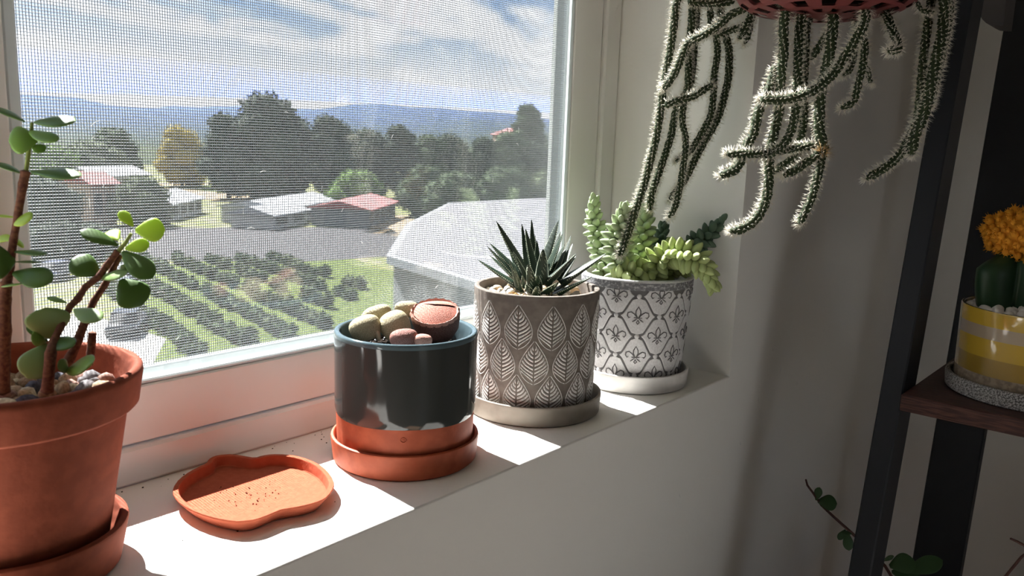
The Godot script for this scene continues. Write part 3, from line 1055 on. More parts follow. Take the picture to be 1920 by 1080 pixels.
# ------------------------------------------------------------------ jade plant in the terracotta pot
var jade_at := Vector3(-0.066, 0.0056, 0.062)
func make_jade() -> void:
	var base := Vector3(jade_at.x, 0, jade_at.z)
	saucer("terracotta saucer under the big pot with the leafy plant", base, 0.051, 0.0565, 0.027, 0.0055, M.terracotta)
	var o := thing("potted_jade_plant", "leafy jade plant with brown stems in a large rimmed terracotta pot", "potted plant", jade_at)
	var b := MB.new()
	b.lathe([Vector2(0.0, 0.0), Vector2(0.0425, 0.0), Vector2(0.0435, 0.001), Vector2(0.0582, 0.0875), Vector2(0.0584, 0.0882), Vector2(0.0625, 0.0884), Vector2(0.0642, 0.0902), Vector2(0.0670, 0.1075), Vector2(0.0668, 0.1098), Vector2(0.0655, 0.1114), Vector2(0.0635, 0.1116), Vector2(0.0618, 0.1104), Vector2(0.0606, 0.107), Vector2(0.0545, 0.078), Vector2(0.05, 0.06)], 96, Vector3.ZERO, 1.0)
	obj("pot", b.mesh(), M.terracotta, o)
	obj("soil", disc(0.056, 0.085), M.soil, o)
	pebbles(o, 95, 0.0545, 0.0925, 0.0072, ["stone_tan", "stone_grey", "stone_cream", "stone_rose", "stone_slate", "stone_tan"], 0.5, 7, -0.002)
	jade_stem(o, [Vector3(-0.0678, 0.1033, 0.0551), Vector3(-0.0657, 0.1193, 0.0533), Vector3(-0.0634, 0.1366, 0.0513), Vector3(-0.0612, 0.1540, 0.0491), Vector3(-0.0597, 0.1627, 0.0486)], [0.0040, 0.0037, 0.0037, 0.0033, 0.0032], "brown")
	jade_stem(o, [Vector3(-0.0599, 0.1612, 0.0488), Vector3(-0.0576, 0.1714, 0.0487), Vector3(-0.0546, 0.1859, 0.0482), Vector3(-0.0513, 0.2005, 0.0482), Vector3(-0.0478, 0.2165, 0.0480), Vector3(-0.0461, 0.2232, 0.0481)], [0.0028, 0.0025, 0.0021, 0.0021, 0.0025, 0.0027], "brown")
	jade_stem(o, [Vector3(-0.0462, 0.2223, 0.0483), Vector3(-0.0441, 0.2325, 0.0480), Vector3(-0.0419, 0.2441, 0.0474), Vector3(-0.0408, 0.2499, 0.0471)], [0.0013, 0.0012, 0.0011, 0.0008], "green")
	jade_stem(o, [Vector3(-0.0592, 0.1105, 0.0948), Vector3(-0.0557, 0.1308, 0.0934), Vector3(-0.0524, 0.1350, 0.0883), Vector3(-0.0475, 0.1406, 0.0847), Vector3(-0.0384, 0.1509, 0.0769), Vector3(-0.0330, 0.1543, 0.0745), Vector3(-0.0290, 0.1602, 0.0745), Vector3(-0.0218, 0.1661, 0.0767), Vector3(-0.0175, 0.1718, 0.0770), Vector3(-0.0125, 0.1801, 0.0807)], [0.0031, 0.0029, 0.0022, 0.0020, 0.0018, 0.0021, 0.0019, 0.0020, 0.0020, 0.0018], "brown")
	jade_stem(o, [Vector3(-0.0125, 0.1798, 0.0807), Vector3(-0.0093, 0.1847, 0.0833), Vector3(-0.0065, 0.1901, 0.0850)], [0.0013, 0.0011, 0.0009], "green")
	jade_stem(o, [Vector3(-0.0438, 0.1175, 0.0796), Vector3(-0.0404, 0.1220, 0.0778), Vector3(-0.0356, 0.1315, 0.0777), Vector3(-0.0296, 0.1413, 0.0742), Vector3(-0.0240, 0.1518, 0.0733), Vector3(-0.0182, 0.1603, 0.0746), Vector3(-0.0141, 0.1694, 0.0770), Vector3(-0.0106, 0.1773, 0.0789)], [0.0031, 0.0029, 0.0026, 0.0024, 0.0020, 0.0019, 0.0018, 0.0015], "brown")
	jade_stem(o, [Vector3(-0.0291, 0.1155, 0.0740), Vector3(-0.0276, 0.1221, 0.0740), Vector3(-0.0265, 0.1287, 0.0735), Vector3(-0.0257, 0.1335, 0.0731)], [0.0022, 0.0023, 0.0023, 0.0023], "brown")
	jade_leaf(o, Vector3(-0.0434, 0.2503, 0.0439), Vector3(-0.0536, 0.2584, 0.0297), 0.0053, 0.75, "d")
	jade_leaf(o, Vector3(-0.0398, 0.2502, 0.0482), Vector3(-0.0269, 0.2524, 0.0691), 0.0100, 0.55, "d")
	jade_leaf(o, Vector3(-0.0399, 0.2407, 0.0506), Vector3(-0.0527, 0.2403, 0.0451), 0.0123, 0.20, "g")
	jade_leaf(o, Vector3(-0.0423, 0.2452, 0.0466), Vector3(-0.0372, 0.2412, 0.0694), 0.0082, 0.50, "g")
	jade_leaf(o, Vector3(-0.0422, 0.2377, 0.0488), Vector3(-0.0379, 0.2351, 0.0545), 0.0059, 0.40, "g")
	jade_leaf(o, Vector3(-0.0477, 0.2222, 0.0465), Vector3(-0.0565, 0.2284, 0.0344), 0.0053, 0.80, "d")
	jade_leaf(o, Vector3(-0.0438, 0.2233, 0.0508), Vector3(-0.0279, 0.2230, 0.0759), 0.0094, 0.60, "d")
	jade_leaf(o, Vector3(-0.0523, 0.1981, 0.0476), Vector3(-0.0601, 0.1994, 0.0380), 0.0029, 0.80, "l")
	jade_leaf(o, Vector3(-0.0538, 0.1946, 0.0468), Vector3(-0.0486, 0.2001, 0.0594), 0.0076, 0.40, "l")
	jade_leaf(o, Vector3(-0.0553, 0.1796, 0.0491), Vector3(-0.0445, 0.1801, 0.0664), 0.0053, 0.70, "d")
	jade_leaf(o, Vector3(-0.0554, 0.1741, 0.0506), Vector3(-0.0462, 0.1749, 0.0612), 0.0029, 0.80, "d")
	jade_leaf(o, Vector3(-0.0553, 0.1750, 0.0504), Vector3(-0.0701, 0.1758, 0.0515), 0.0153, 0.10, "d")
	jade_leaf(o, Vector3(-0.0566, 0.1680, 0.0507), Vector3(-0.0448, 0.1660, 0.0715), 0.0112, 0.30, "d")
	jade_leaf(o, Vector3(-0.0626, 0.1602, 0.0458), Vector3(-0.0578, 0.1646, 0.0660), 0.0038, 0.75, "g")
	jade_leaf(o, Vector3(-0.0556, 0.1859, 0.0471), Vector3(-0.0579, 0.1863, 0.0317), 0.0059, 0.30, "l")
	jade_leaf(o, Vector3(-0.0542, 0.1845, 0.0491), Vector3(-0.0488, 0.1833, 0.0464), 0.0047, 0.30, "l")
	jade_leaf(o, Vector3(-0.0054, 0.1943, 0.0851), Vector3(-0.0094, 0.2029, 0.0782), 0.0051, 0.30, "l")
	jade_leaf(o, Vector3(-0.0047, 0.1920, 0.0866), Vector3(0.0076, 0.1928, 0.0962), 0.0106, 0.12, "l")
	jade_leaf(o, Vector3(-0.0096, 0.1814, 0.0837), Vector3(0.0010, 0.1850, 0.0906), 0.0066, 0.20, "l")
	jade_leaf(o, Vector3(-0.0118, 0.1866, 0.0798), Vector3(-0.0116, 0.1905, 0.0663), 0.0078, 0.20, "l")
	jade_leaf(o, Vector3(-0.0121, 0.1833, 0.0802), Vector3(-0.0276, 0.1922, 0.0690), 0.0078, 0.50, "d")
	jade_leaf(o, Vector3(-0.0206, 0.1667, 0.0748), Vector3(-0.0318, 0.1759, 0.0653), 0.0121, 0.35, "d")
	jade_leaf(o, Vector3(-0.0106, 0.1799, 0.0830), Vector3(-0.0042, 0.1675, 0.1034), 0.0109, 0.35, "d")
	jade_leaf(o, Vector3(-0.0113, 0.1766, 0.0830), Vector3(-0.0035, 0.1721, 0.0841), 0.0060, 0.30, "l")
	jade_leaf(o, Vector3(-0.0131, 0.1641, 0.0843), Vector3(-0.0084, 0.1515, 0.0981), 0.0145, 0.12, "d")
	jade_leaf(o, Vector3(-0.0206, 0.1649, 0.0752), Vector3(-0.0145, 0.1697, 0.0937), 0.0075, 0.45, "m")
	jade_leaf(o, Vector3(-0.0120, 0.1671, 0.0848), Vector3(-0.0122, 0.1735, 0.0891), 0.0042, 0.20, "d")
	jade_leaf(o, Vector3(-0.0345, 0.1503, 0.0628), Vector3(-0.0414, 0.1535, 0.0538), 0.0036, 0.60, "g")
	jade_leaf(o, Vector3(-0.0502, 0.1355, 0.0797), Vector3(-0.0524, 0.1526, 0.0819), 0.0167, 0.10, "m")
	jade_leaf(o, Vector3(-0.0514, 0.1337, 0.0789), Vector3(-0.0596, 0.1422, 0.0731), 0.0040, 0.60, "d")
	jade_leaf(o, Vector3(-0.0522, 0.1331, 0.0781), Vector3(-0.0593, 0.1391, 0.0805), 0.0075, 0.30, "g")
	jade_leaf(o, Vector3(-0.0516, 0.1320, 0.0791), Vector3(-0.0657, 0.1182, 0.0882), 0.0133, 0.12, "m")
	jade_leaf(o, Vector3(-0.0503, 0.1349, 0.0798), Vector3(-0.0473, 0.1345, 0.0991), 0.0092, 0.40, "d")
	jade_leaf(o, Vector3(-0.0401, 0.1510, 0.0874), Vector3(-0.0350, 0.1484, 0.1067), 0.0092, 0.45, "m")
	jade_leaf(o, Vector3(-0.0466, 0.1182, 0.0888), Vector3(-0.0420, 0.1276, 0.1104), 0.0104, 0.35, "g")
	jade_leaf(o, Vector3(-0.0463, 0.1176, 0.0893), Vector3(-0.0515, 0.1259, 0.0934), 0.0052, 0.30, "m")

func jade_stem(o: Node3D, path: Array, radii: Array, bark: String) -> void:
	var b := MB.new()
	var fine := []
	var rad := []
	for i in path.size():
		if i > 0:
			for k in 3:
				fine.append((path[i - 1] as Vector3).lerp(path[i], (k + 1) / 4.0) - o.position)
				rad.append(lerpf(radii[i - 1], radii[i], (k + 1) / 4.0) * 0.95)
		fine.append(path[i] - o.position)
		rad.append(radii[i] * 1.06)
	b.tube(fine, rad, 12)
	obj("stem", b.mesh(), M["bark_" + bark], o)

func jade_leaf(o: Node3D, base: Vector3, tip: Vector3, w: float, tilt: float, tone: String) -> void:
	var to_eye := (Vector3(-0.22, 0.25, 0.55) - base).normalized()
	var up := (to_eye * (1.0 - tilt) + Vector3.UP * (tilt + 0.12)).normalized()
	var xf := aim(base - o.position, tip - o.position, up, w * 1.24, minf(w * 0.36, 0.0044))
	obj("leaf", unit_leaf("jade"), M["jade_" + tone], o, xf)


# ------------------------------------------------------------------ cloud shaped tray
func make_tray() -> void:
	var rim := PackedVector2Array([Vector2(0.0361, 0.1119), Vector2(0.0289, 0.0951), Vector2(0.0258, 0.0757), Vector2(0.0269, 0.0587), Vector2(0.0314, 0.0444), Vector2(0.0401, 0.0320), Vector2(0.0511, 0.0235), Vector2(0.0631, 0.0177), Vector2(0.0732, 0.0151), Vector2(0.0774, 0.0091), Vector2(0.0834, 0.0062), Vector2(0.0892, 0.0074), Vector2(0.0959, 0.0125), Vector2(0.1000, 0.0225), Vector2(0.1033, 0.0301), Vector2(0.1090, 0.0298), Vector2(0.1164, 0.0325), Vector2(0.1231, 0.0399), Vector2(0.1280, 0.0499), Vector2(0.1300, 0.0637), Vector2(0.1288, 0.0783), Vector2(0.1235, 0.0953), Vector2(0.1157, 0.1098), Vector2(0.1060, 0.1189), Vector2(0.0963, 0.1248), Vector2(0.0874, 0.1253), Vector2(0.0785, 0.1232), Vector2(0.0704, 0.1201), Vector2(0.0669, 0.1182), Vector2(0.0619, 0.1187), Vector2(0.0551, 0.1194), Vector2(0.0476, 0.1193), Vector2(0.0418, 0.1166)])
	var c := Vector2.ZERO
	for p in rim:
		c += p / rim.size()
	# smooth the outline
	for pass_ in 1:
		var s := PackedVector2Array()
		for i in rim.size():
			var p := rim[i]
			var q := rim[(i + 1) % rim.size()]
			s.append(p.lerp(q, 0.25)); s.append(p.lerp(q, 0.75))
		rim = s
	var h := 0.0105
	var prof := [[0.0088, 0.0], [0.0078, 0.0004], [0.0040, 0.0050], [0.0008, 0.0088], [0.0, 0.0098], [0.0004, h], [0.0034, h], [0.0040, h - 0.0005], [0.0050, 0.0036], [0.0056, 0.0030]]
	var b := MB.new()
	var rows := []
	for k in prof.size():
		var ring := inset(rim, prof[k][0])
		var row := PackedVector3Array()
		for p in ring:
			row.append(Vector3(p.x - c.x, prof[k][1], p.y - c.y))
		if k in [5, 6]:
			rows.append(row)
			b.grid(rows, true)
			rows = []
		rows.append(row)
	b.grid(rows, true)
	var t := Geometry2D.triangulate_polygon(inset(rim, 0.0056))
	for s in 2:
		var f := b.v.size()
		for p in inset(rim, 0.0056 if s else 0.0088):
			b.v.append(Vector3(p.x - c.x, 0.0030 if s else 0.0, p.y - c.y))
		for k in range(0, t.size(), 3):
			b.tri(f + t[k], f + t[k + 2], f + t[k + 1])
	var o := obj("plant_tray", b.mesh(), M.tray_clay, self, Transform3D(Basis.IDENTITY, Vector3(c.x, 0.0, c.y)))
	tag(o, "empty cloud-shaped terracotta tray lying in the sun on the sill", "tray")
	# soil crumbs left in it
	b = MB.new()
	for i in 55:
		var p := Vector3(rng.randfn() * 0.011 - 0.001, 0.0033, rng.randfn() * 0.012 + 0.002)
		var r := rng.randf_range(0.00015, 0.00042)
		b.ell(p, Basis.from_scale(Vector3(r * 1.5, r, r)), 3, 5)
	tag(obj("soil_crumbs", b.mesh(), M.soil, self, Transform3D(Basis.IDENTITY, Vector3(c.x, 0, c.y))), "scattered soil crumbs inside the cloud-shaped tray", "crumbs", "", "stuff")

# every point moved inwards along its own normal
func inset(poly: PackedVector2Array, by: float) -> PackedVector2Array:
	var out := PackedVector2Array()
	var n := poly.size()
	var sgn := 1.0 if Geometry2D.is_polygon_clockwise(poly) else -1.0
	for i in n:
		var d := (poly[(i + 1) % n] - poly[(i - 1 + n) % n]).normalized()
		out.append(poly[i] + Vector2(d.y, -d.x) * by * sgn)
	return out


# ------------------------------------------------------------------ living stones in the dark glazed pot
var stones_at := Vector3(0.2053, 0.0056, 0.0829)
func make_stone_plants() -> void:
	saucer("terracotta saucer under the dark glazed pot", Vector3(stones_at.x, 0, stones_at.z), 0.0565, 0.0590, 0.0205, 0.0042, M.base_clay)
	var o := thing("potted_living_stones", "living stone succulents in a dark glazed pot with a bare clay foot", "potted plant", stones_at)
	var b := MB.new()
	b.lathe([Vector2(0.0, 0.0), Vector2(0.0505, 0.0), Vector2(0.0530, 0.0015), Vector2(0.0541, 0.034), Vector2(0.0541, 0.038)], 96, Vector3.ZERO, 0.9)
	obj("clay_foot", b.mesh(), M.base_clay, o)
	b = MB.new()
	var ring := []
	for k in 13:
		var t := TAU * k / 12.0
		var a := 2.336 + 0.0021 / 0.054 * cos(t)
		ring.append(Vector3(cos(a) * 0.0541, 0.0262 + 0.0019 * sin(t), sin(a) * 0.0541))
	var ring_r := []
	ring_r.resize(13)
	ring_r.fill(0.00030)
	b.tube(ring, ring_r, 6)
	for k in 3:
		var a := 2.336 + 0.012 * (k - 1)
		b.ell(Vector3(cos(a) * 0.0541, 0.0262, sin(a) * 0.0541), Basis.from_scale(Vector3(0.0003, 0.0007, 0.0003)), 4, 6)
	obj("maker_stamp", b.mesh(), M.base_clay, o)
	# the glaze line dips and rises a little round the pot
	b = MB.new()
	var rows := []
	for j in 18:
		var row := PackedVector3Array()
		for i in 96:
			var a := TAU * i / 96.0
			var low := 0.0345 + 0.0016 * sin(a * 1.0 + 2.6) + 0.0007 * sin(a * 3.0 + 1.0)
			var y := lerpf(low, 0.0935, j / 17.0)
			var r := 0.0541 + 0.0008 * minf(1.0, j * 1.5) + 0.0003 * y / 0.09
			row.append(Vector3(cos(a) * r, y, sin(a) * r))
		rows.append(row)
	b.grid(rows, true)
	obj("glaze", b.mesh(), M.dark_glaze, o)
	b = MB.new()
	b.lathe([Vector2(0.0552, 0.0935), Vector2(0.0554, 0.0958), Vector2(0.0548, 0.0972), Vector2(0.0535, 0.0977), Vector2(0.0518, 0.0973), Vector2(0.0508, 0.0960), Vector2(0.0500, 0.09), Vector2(0.0495, 0.075)], 96, Vector3.ZERO, 1.2)
	obj("rim", b.mesh(), M.rim_glaze, o)
	obj("soil", disc(0.0498, 0.0812), M.soil, o)
	b = MB.new()
	for i in 240:
		var r := 0.048 * sqrt(rng.randf())
		var a := rng.randf() * TAU
		var s := rng.randf_range(0.0011, 0.0026)
		b.ell(Vector3(cos(a) * r, 0.0815, sin(a) * r), Basis.from_euler(Vector3(rng.randf() * 6, rng.randf() * 6, 0)).scaled_local(Vector3(s, s * 0.6, s * 0.8)), 4, 5)
	tag(obj("grit", b.mesh(), M.soil_chip, o), "black grit around the living stones", "", "", "stuff")
	stone_lobe(o, Vector3(0.1777, 0.1055, 0.0662), 0.0128, 0.0080, -0.35, "olive", 0)
	stone_lobe(o, Vector3(0.1958, 0.1069, 0.0795), 0.0123, 0.0096, -0.45, "olive", 1)
	stone_lobe(o, Vector3(0.2051, 0.1091, 0.0474), 0.0125, 0.0059, -0.35, "olive", 2)
	stone_lobe(o, Vector3(0.2268, 0.1126, 0.0595), 0.0104, 0.0054, 0.00, "olive", 3)
	stone_lobe(o, Vector3(0.1790, 0.1045, 0.1089), 0.0108, 0.0060, -0.10, "rust", 4)
	stone_lobe(o, Vector3(0.1867, 0.1038, 0.1214), 0.0068, 0.0040, 0.10, "pink", 5)
	b = MB.new()
	b.ell(Vector3.ZERO, Basis.from_scale(Vector3(0.0022, 0.0080, 0.0046)), 8, 12)
	obj("stone_cleft", b.mesh(), M.stone_cream, o, Transform3D(Basis.from_euler(Vector3(0.2, -0.7, 0.25)), Vector3(0.1833, 0.1021, 0.0738) - o.position))
	# the split brown body with a flesh coloured face
	var sp := Vector3(0.2328, 0.1072, 0.0869) - o.position
	b = MB.new()
	var lean := Vector3(-0.50, 1.0, 0.36).normalized()
	var across := Vector3(0.62, 0.12, 0.78)
	across = (across - lean * across.dot(lean)).normalized()
	var body := Basis(across, lean, across.cross(lean))
	b.lathe([Vector2(0.004, -0.020), Vector2(0.0130, -0.017), Vector2(0.0172, -0.008), Vector2(0.0186, 0.002), Vector2(0.0184, 0.0062), Vector2(0.0172, 0.0080)], 40, Vector3.ZERO, 1.2)
	obj("stone_body", b.mesh(), M.stone_flank, o, Transform3D(body.scaled_local(Vector3(1.05, 1.0, 0.84)), sp))
	b = MB.new()
	b.lathe([Vector2(0.0186, 0.0055), Vector2(0.0188, 0.0074), Vector2(0.0178, 0.0088), Vector2(0.0166, 0.0080), Vector2(0.0160, 0.0070)], 60, Vector3.ZERO, 1.4)
	for k in b.v.size():
		var p := b.v[k]
		b.v[k] = p * (1.0 + 0.025 * sin(atan2(p.z, p.x) * 19.0))
	obj("stone_rim", b.mesh(), M.stone_pink, o, Transform3D(body.scaled_local(Vector3(1.05, 1.0, 0.84)), sp))
	for s in 2:
		b = MB.new()
		var rs := []
		for j in 9:
			var row := PackedVector3Array()
			for i in 15:
				var a := (PI * 1.12 if s == 0 else PI * 0.86) * i / 14.0
				var f := 1.0 - j / 8.0
				var z0 := 0.0054 if s == 0 else 0.0070
				var q := Vector3(cos(a) * 0.0170 * f, 0.0074 + 0.0034 * (1.0 - f * f), 0)
				if s == 0:
					q.z = -z0 + 0.0008 + (sin(a) * 0.0165 + 0.0) * f * 1.0 + 0.004 * f * sin(a)
				else:
					q.z = -z0 - sin(a) * 0.0090 * f
				row.append(q)
			if s == 0:
				row.reverse()
			rs.append(row)
		b.grid(rs)
		obj("stone_face", b.mesh(), M.stone_flesh, o, Transform3D(body.scaled_local(Vector3(1.05, 1.0, 0.84)), sp))

func stone_lobe(o: Node3D, at: Vector3, w: float, h: float, tilt: float, tone: String, k: int) -> void:
	var b := MB.new()
	var nz := FastNoiseLite.new()
	nz.seed = k; nz.frequency = 2.0
	var rows := []
	for j in 25:
		var la := -PI / 2 + PI * j / 24.0
		var row := PackedVector3Array()
		for i in 36:
			var a := TAU * i / 36.0
			var d := Vector3(cos(la) * cos(a), sin(la), cos(la) * sin(a))
			d *= 1.0 + 0.03 * nz.get_noise_3dv(d)
			# flattened crown, fuller flanks
			d.y = signf(d.y) * pow(absf(d.y), 0.8) * (0.95 if d.y > 0.0 else 1.25)
			d.x = signf(d.x) * pow(absf(d.x), 0.82)
			row.append(d)
		rows.append(row)
	b.grid(rows, true)
	for q in b.v.size():
		b.v[q] *= Vector3(w * 0.96, h * 1.12, h * 1.15)
	var e := Basis(Vector3.UP, -0.72) * Basis.from_euler(Vector3(0.25, 0, -tilt))
	obj("stone_body", b.mesh(), M["stone_" + tone], o, Transform3D(e, at - o.position))


# ------------------------------------------------------------------ grey pot with embossed leaves
var leafpot_at := Vector3(0.3747, 0.0056, 0.076)
const LEAFPOT_R0 := 0.0556
const LEAFPOT_R1 := 0.0588
const LEAFPOT_H := 0.112
func make_leaf_pot() -> void:
	saucer("taupe saucer under the pot with embossed leaves", Vector3(leafpot_at.x, 0, leafpot_at.z), 0.0635, 0.0656, 0.0192, 0.0042, M.taupe_saucer)
	var o := thing("potted_haworthia", "dark spiky succulent in a grey pot embossed with rows of pale leaves", "potted plant", leafpot_at)
	var b := MB.new()
	var r1 := LEAFPOT_R1
	b.lathe([Vector2(0.0, 0.0), Vector2(LEAFPOT_R0 - 0.002, 0.0), Vector2(LEAFPOT_R0, 0.002), Vector2(r1 - 0.0001, LEAFPOT_H - 0.0014), Vector2(r1 - 0.0006, LEAFPOT_H - 0.0003), Vector2(r1 - 0.0016, LEAFPOT_H), Vector2(r1 - 0.0042, LEAFPOT_H), Vector2(r1 - 0.0052, LEAFPOT_H - 0.001), Vector2(r1 - 0.006, LEAFPOT_H - 0.02)], 96, Vector3.ZERO, 0.9)
	obj("pot", b.mesh(), M.taupe, o)
	obj("soil", disc(0.053, 0.098), M.soil, o)
	pebbles(o, 90, 0.0525, 0.1015, 0.0046, ["pebble_white", "pebble_beige", "pebble_white", "stone_cream"], 0.2, 17, 0.001)
	for row in 3:
		var y0 := 0.0640 - row * 0.0315
		var m := leaf_relief(y0, 0.0395, 0.0122)
		for k in 12:
			obj("leaf_relief", m, M.whitewash, o, Transform3D(Basis(Vector3.UP, -(TAU / 12.0 * (k + 0.5 * (row % 2)) + 0.115)), Vector3.ZERO))
	spike_leaf(o, Vector3(0.3811, 0.1257, 0.0580), Vector3(0.3737, 0.1737, 0.0230), 0.0097)
	spike_leaf(o, Vector3(0.3837, 0.1254, 0.0574), Vector3(0.3957, 0.1713, 0.0371), 0.0053)
	spike_leaf(o, Vector3(0.3893, 0.1251, 0.0594), Vector3(0.4102, 0.1749, 0.0374), 0.0057)
	spike_leaf(o, Vector3(0.3813, 0.1270, 0.0683), Vector3(0.3744, 0.1697, 0.0594), 0.0088)
	spike_leaf(o, Vector3(0.3893, 0.1261, 0.0676), Vector3(0.4130, 0.1762, 0.0687), 0.0084)
	spike_leaf(o, Vector3(0.3937, 0.1259, 0.0690), Vector3(0.4197, 0.1653, 0.0670), 0.0075)
	spike_leaf(o, Vector3(0.3886, 0.1271, 0.0745), Vector3(0.4005, 0.1655, 0.0836), 0.0080)
	spike_leaf(o, Vector3(0.4032, 0.1264, 0.0801), Vector3(0.4257, 0.1614, 0.0751), 0.0058)
	spike_leaf(o, Vector3(0.4068, 0.1260, 0.0798), Vector3(0.4340, 0.1526, 0.0716), 0.0044)
	spike_leaf(o, Vector3(0.3778, 0.1232, 0.0558), Vector3(0.3657, 0.1527, 0.0225), 0.0084)
	spike_leaf(o, Vector3(0.3735, 0.1202, 0.0562), Vector3(0.3564, 0.1509, 0.0276), 0.0071)
	spike_leaf(o, Vector3(0.3773, 0.1192, 0.0515), Vector3(0.3718, 0.1396, 0.0175), 0.0062)
	spike_leaf(o, Vector3(0.3718, 0.1152, 0.0555), Vector3(0.3490, 0.1382, 0.0223), 0.0075)
	spike_leaf(o, Vector3(0.3798, 0.1246, 0.0483), Vector3(0.3922, 0.1487, 0.0234), 0.0035)
	spike_leaf(o, Vector3(0.3749, 0.1232, 0.0664), Vector3(0.3565, 0.1510, 0.0592), 0.0088)
	spike_leaf(o, Vector3(0.3730, 0.1093, 0.0751), Vector3(0.3532, 0.1407, 0.0816), 0.0097)
	spike_leaf(o, Vector3(0.3795, 0.1207, 0.0773), Vector3(0.3675, 0.1540, 0.0870), 0.0097)
	spike_leaf(o, Vector3(0.3843, 0.1204, 0.0783), Vector3(0.3948, 0.1493, 0.1048), 0.0115)
	spike_leaf(o, Vector3(0.3988, 0.1196, 0.0839), Vector3(0.4335, 0.1471, 0.1118), 0.0106)
	spike_leaf(o, Vector3(0.3862, 0.1082, 0.0839), Vector3(0.4027, 0.1293, 0.1195), 0.0088)
	spike_leaf(o, Vector3(0.3705, 0.1042, 0.0782), Vector3(0.3487, 0.1229, 0.0969), 0.0071)
	spike_leaf(o, Vector3(0.3749, 0.1081, 0.0800), Vector3(0.3657, 0.1262, 0.1082), 0.0097)
	spike_leaf(o, Vector3(0.3684, 0.1153, 0.0657), Vector3(0.3525, 0.1298, 0.0759), 0.0035)
	spike_leaf(o, Vector3(0.3657, 0.1132, 0.0607), Vector3(0.3500, 0.1439, 0.0613), 0.0044)
	spike_leaf(o, Vector3(0.3664, 0.1119, 0.0642), Vector3(0.3486, 0.1375, 0.0692), 0.0035)
	spike_leaf(o, Vector3(0.3923, 0.1270, 0.0765), Vector3(0.4048, 0.1551, 0.0836), 0.0062)
	spike_leaf(o, Vector3(0.3982, 0.1256, 0.0768), Vector3(0.4165, 0.1487, 0.0757), 0.0062)
	spike_leaf(o, Vector3(0.3918, 0.1249, 0.0600), Vector3(0.4146, 0.1590, 0.0391), 0.0035)
	spike_leaf(o, Vector3(0.3860, 0.1264, 0.0670), Vector3(0.3918, 0.1573, 0.0599), 0.0053)
	spike_leaf(o, Vector3(0.3998, 0.1210, 0.0822), Vector3(0.4185, 0.1429, 0.0873), 0.0071)
	spike_leaf(o, Vector3(0.3930, 0.1114, 0.0816), Vector3(0.4063, 0.1218, 0.0944), 0.0062)
	spike_leaf(o, Vector3(0.3729, 0.1082, 0.0729), Vector3(0.3538, 0.1212, 0.0798), 0.0080)
	spike_leaf(o, Vector3(0.3756, 0.1143, 0.0768), Vector3(0.3578, 0.1311, 0.0897), 0.0062)
	# dry straw-coloured leaf tips at the base
	for k in 7:
		b = MB.new()
		var a := 2.9 + k * 0.16
		var p := Vector3(cos(a) * 0.022, 0.104, sin(a) * 0.022 + 0.006)
		var q := p + Vector3(-0.013 - 0.001 * k, 0.0015 + 0.0012 * (k % 3), 0.011 - 0.002 * k)
		b.tube([p, p.lerp(q, 0.5) + Vector3(0, 0.002, 0), q], [0.0009, 0.0007, 0.0002], 6)
		obj("dry_leaf", b.mesh(), M.dry_hair, o)

# a leaf of raised strips between vein grooves, wrapped round the pot at angle zero
func leaf_relief(y0: float, length: float, half: float) -> ArrayMesh:
	var b := MB.new()
	var wfun := func(t: float) -> float:
		return half * pow(sin(PI * pow(clampf(t, 0.0, 1.0), 0.76)), 0.95) * (1.0 if t < 0.45 else lerpf(1.0, 0.9, (t - 0.45) / 0.55))
	var wrap := func(x: float, y: float, off: float) -> Vector3:
		var r := lerpf(LEAFPOT_R0, LEAFPOT_R1, y / LEAFPOT_H) + off
		var a := x / r
		return Vector3(cos(a) * r, y, sin(a) * r)
	var n := 9
	for side in [-1.0, 1.0]:
		for k in n:
			var ta := 0.06 + 0.86 * k / n
			var tb := ta + 0.86 / n * 0.66
			var rows := []
			for e in 4:
				var t0: float = [ta, lerpf(ta, tb, 0.25), lerpf(ta, tb, 0.75), tb][e]
				var off: float = [-0.0002, 0.0006, 0.0006, -0.0002][e]
				var row := PackedVector3Array()
				for i in 8:
					var u := i / 7.0
					var t: float = t0 + (0.26 * u * (1.0 - t0 * 0.55)) * (0.6 + 0.4 * u)
					var wmax: float = wfun.call(minf(t, 0.995))
					var x: float = 0.0007 + (wmax - 0.0007) * u
					row.append(wrap.call(maxf(x, 0.0003) * side, y0 + t * length * 0.94, off if i < 7 else -0.0002))
				if side > 0:
					row.reverse()
				rows.append(row)
			for r in rows:
				if side < 0:
					r.reverse()
			b.grid(rows)
	# thin raised outline and stalk
	for side in [-1.0, 1.0]:
		var path := []
		for i in 25:
			var t := i / 24.0
			path.append(wrap.call((wfun.call(t) + 0.0006) * side, y0 + t * length, 0.0))
		var rad := []
		rad.resize(25)
		rad.fill(0.00042)
		b.tube(path, rad, 5)
	return b.mesh()

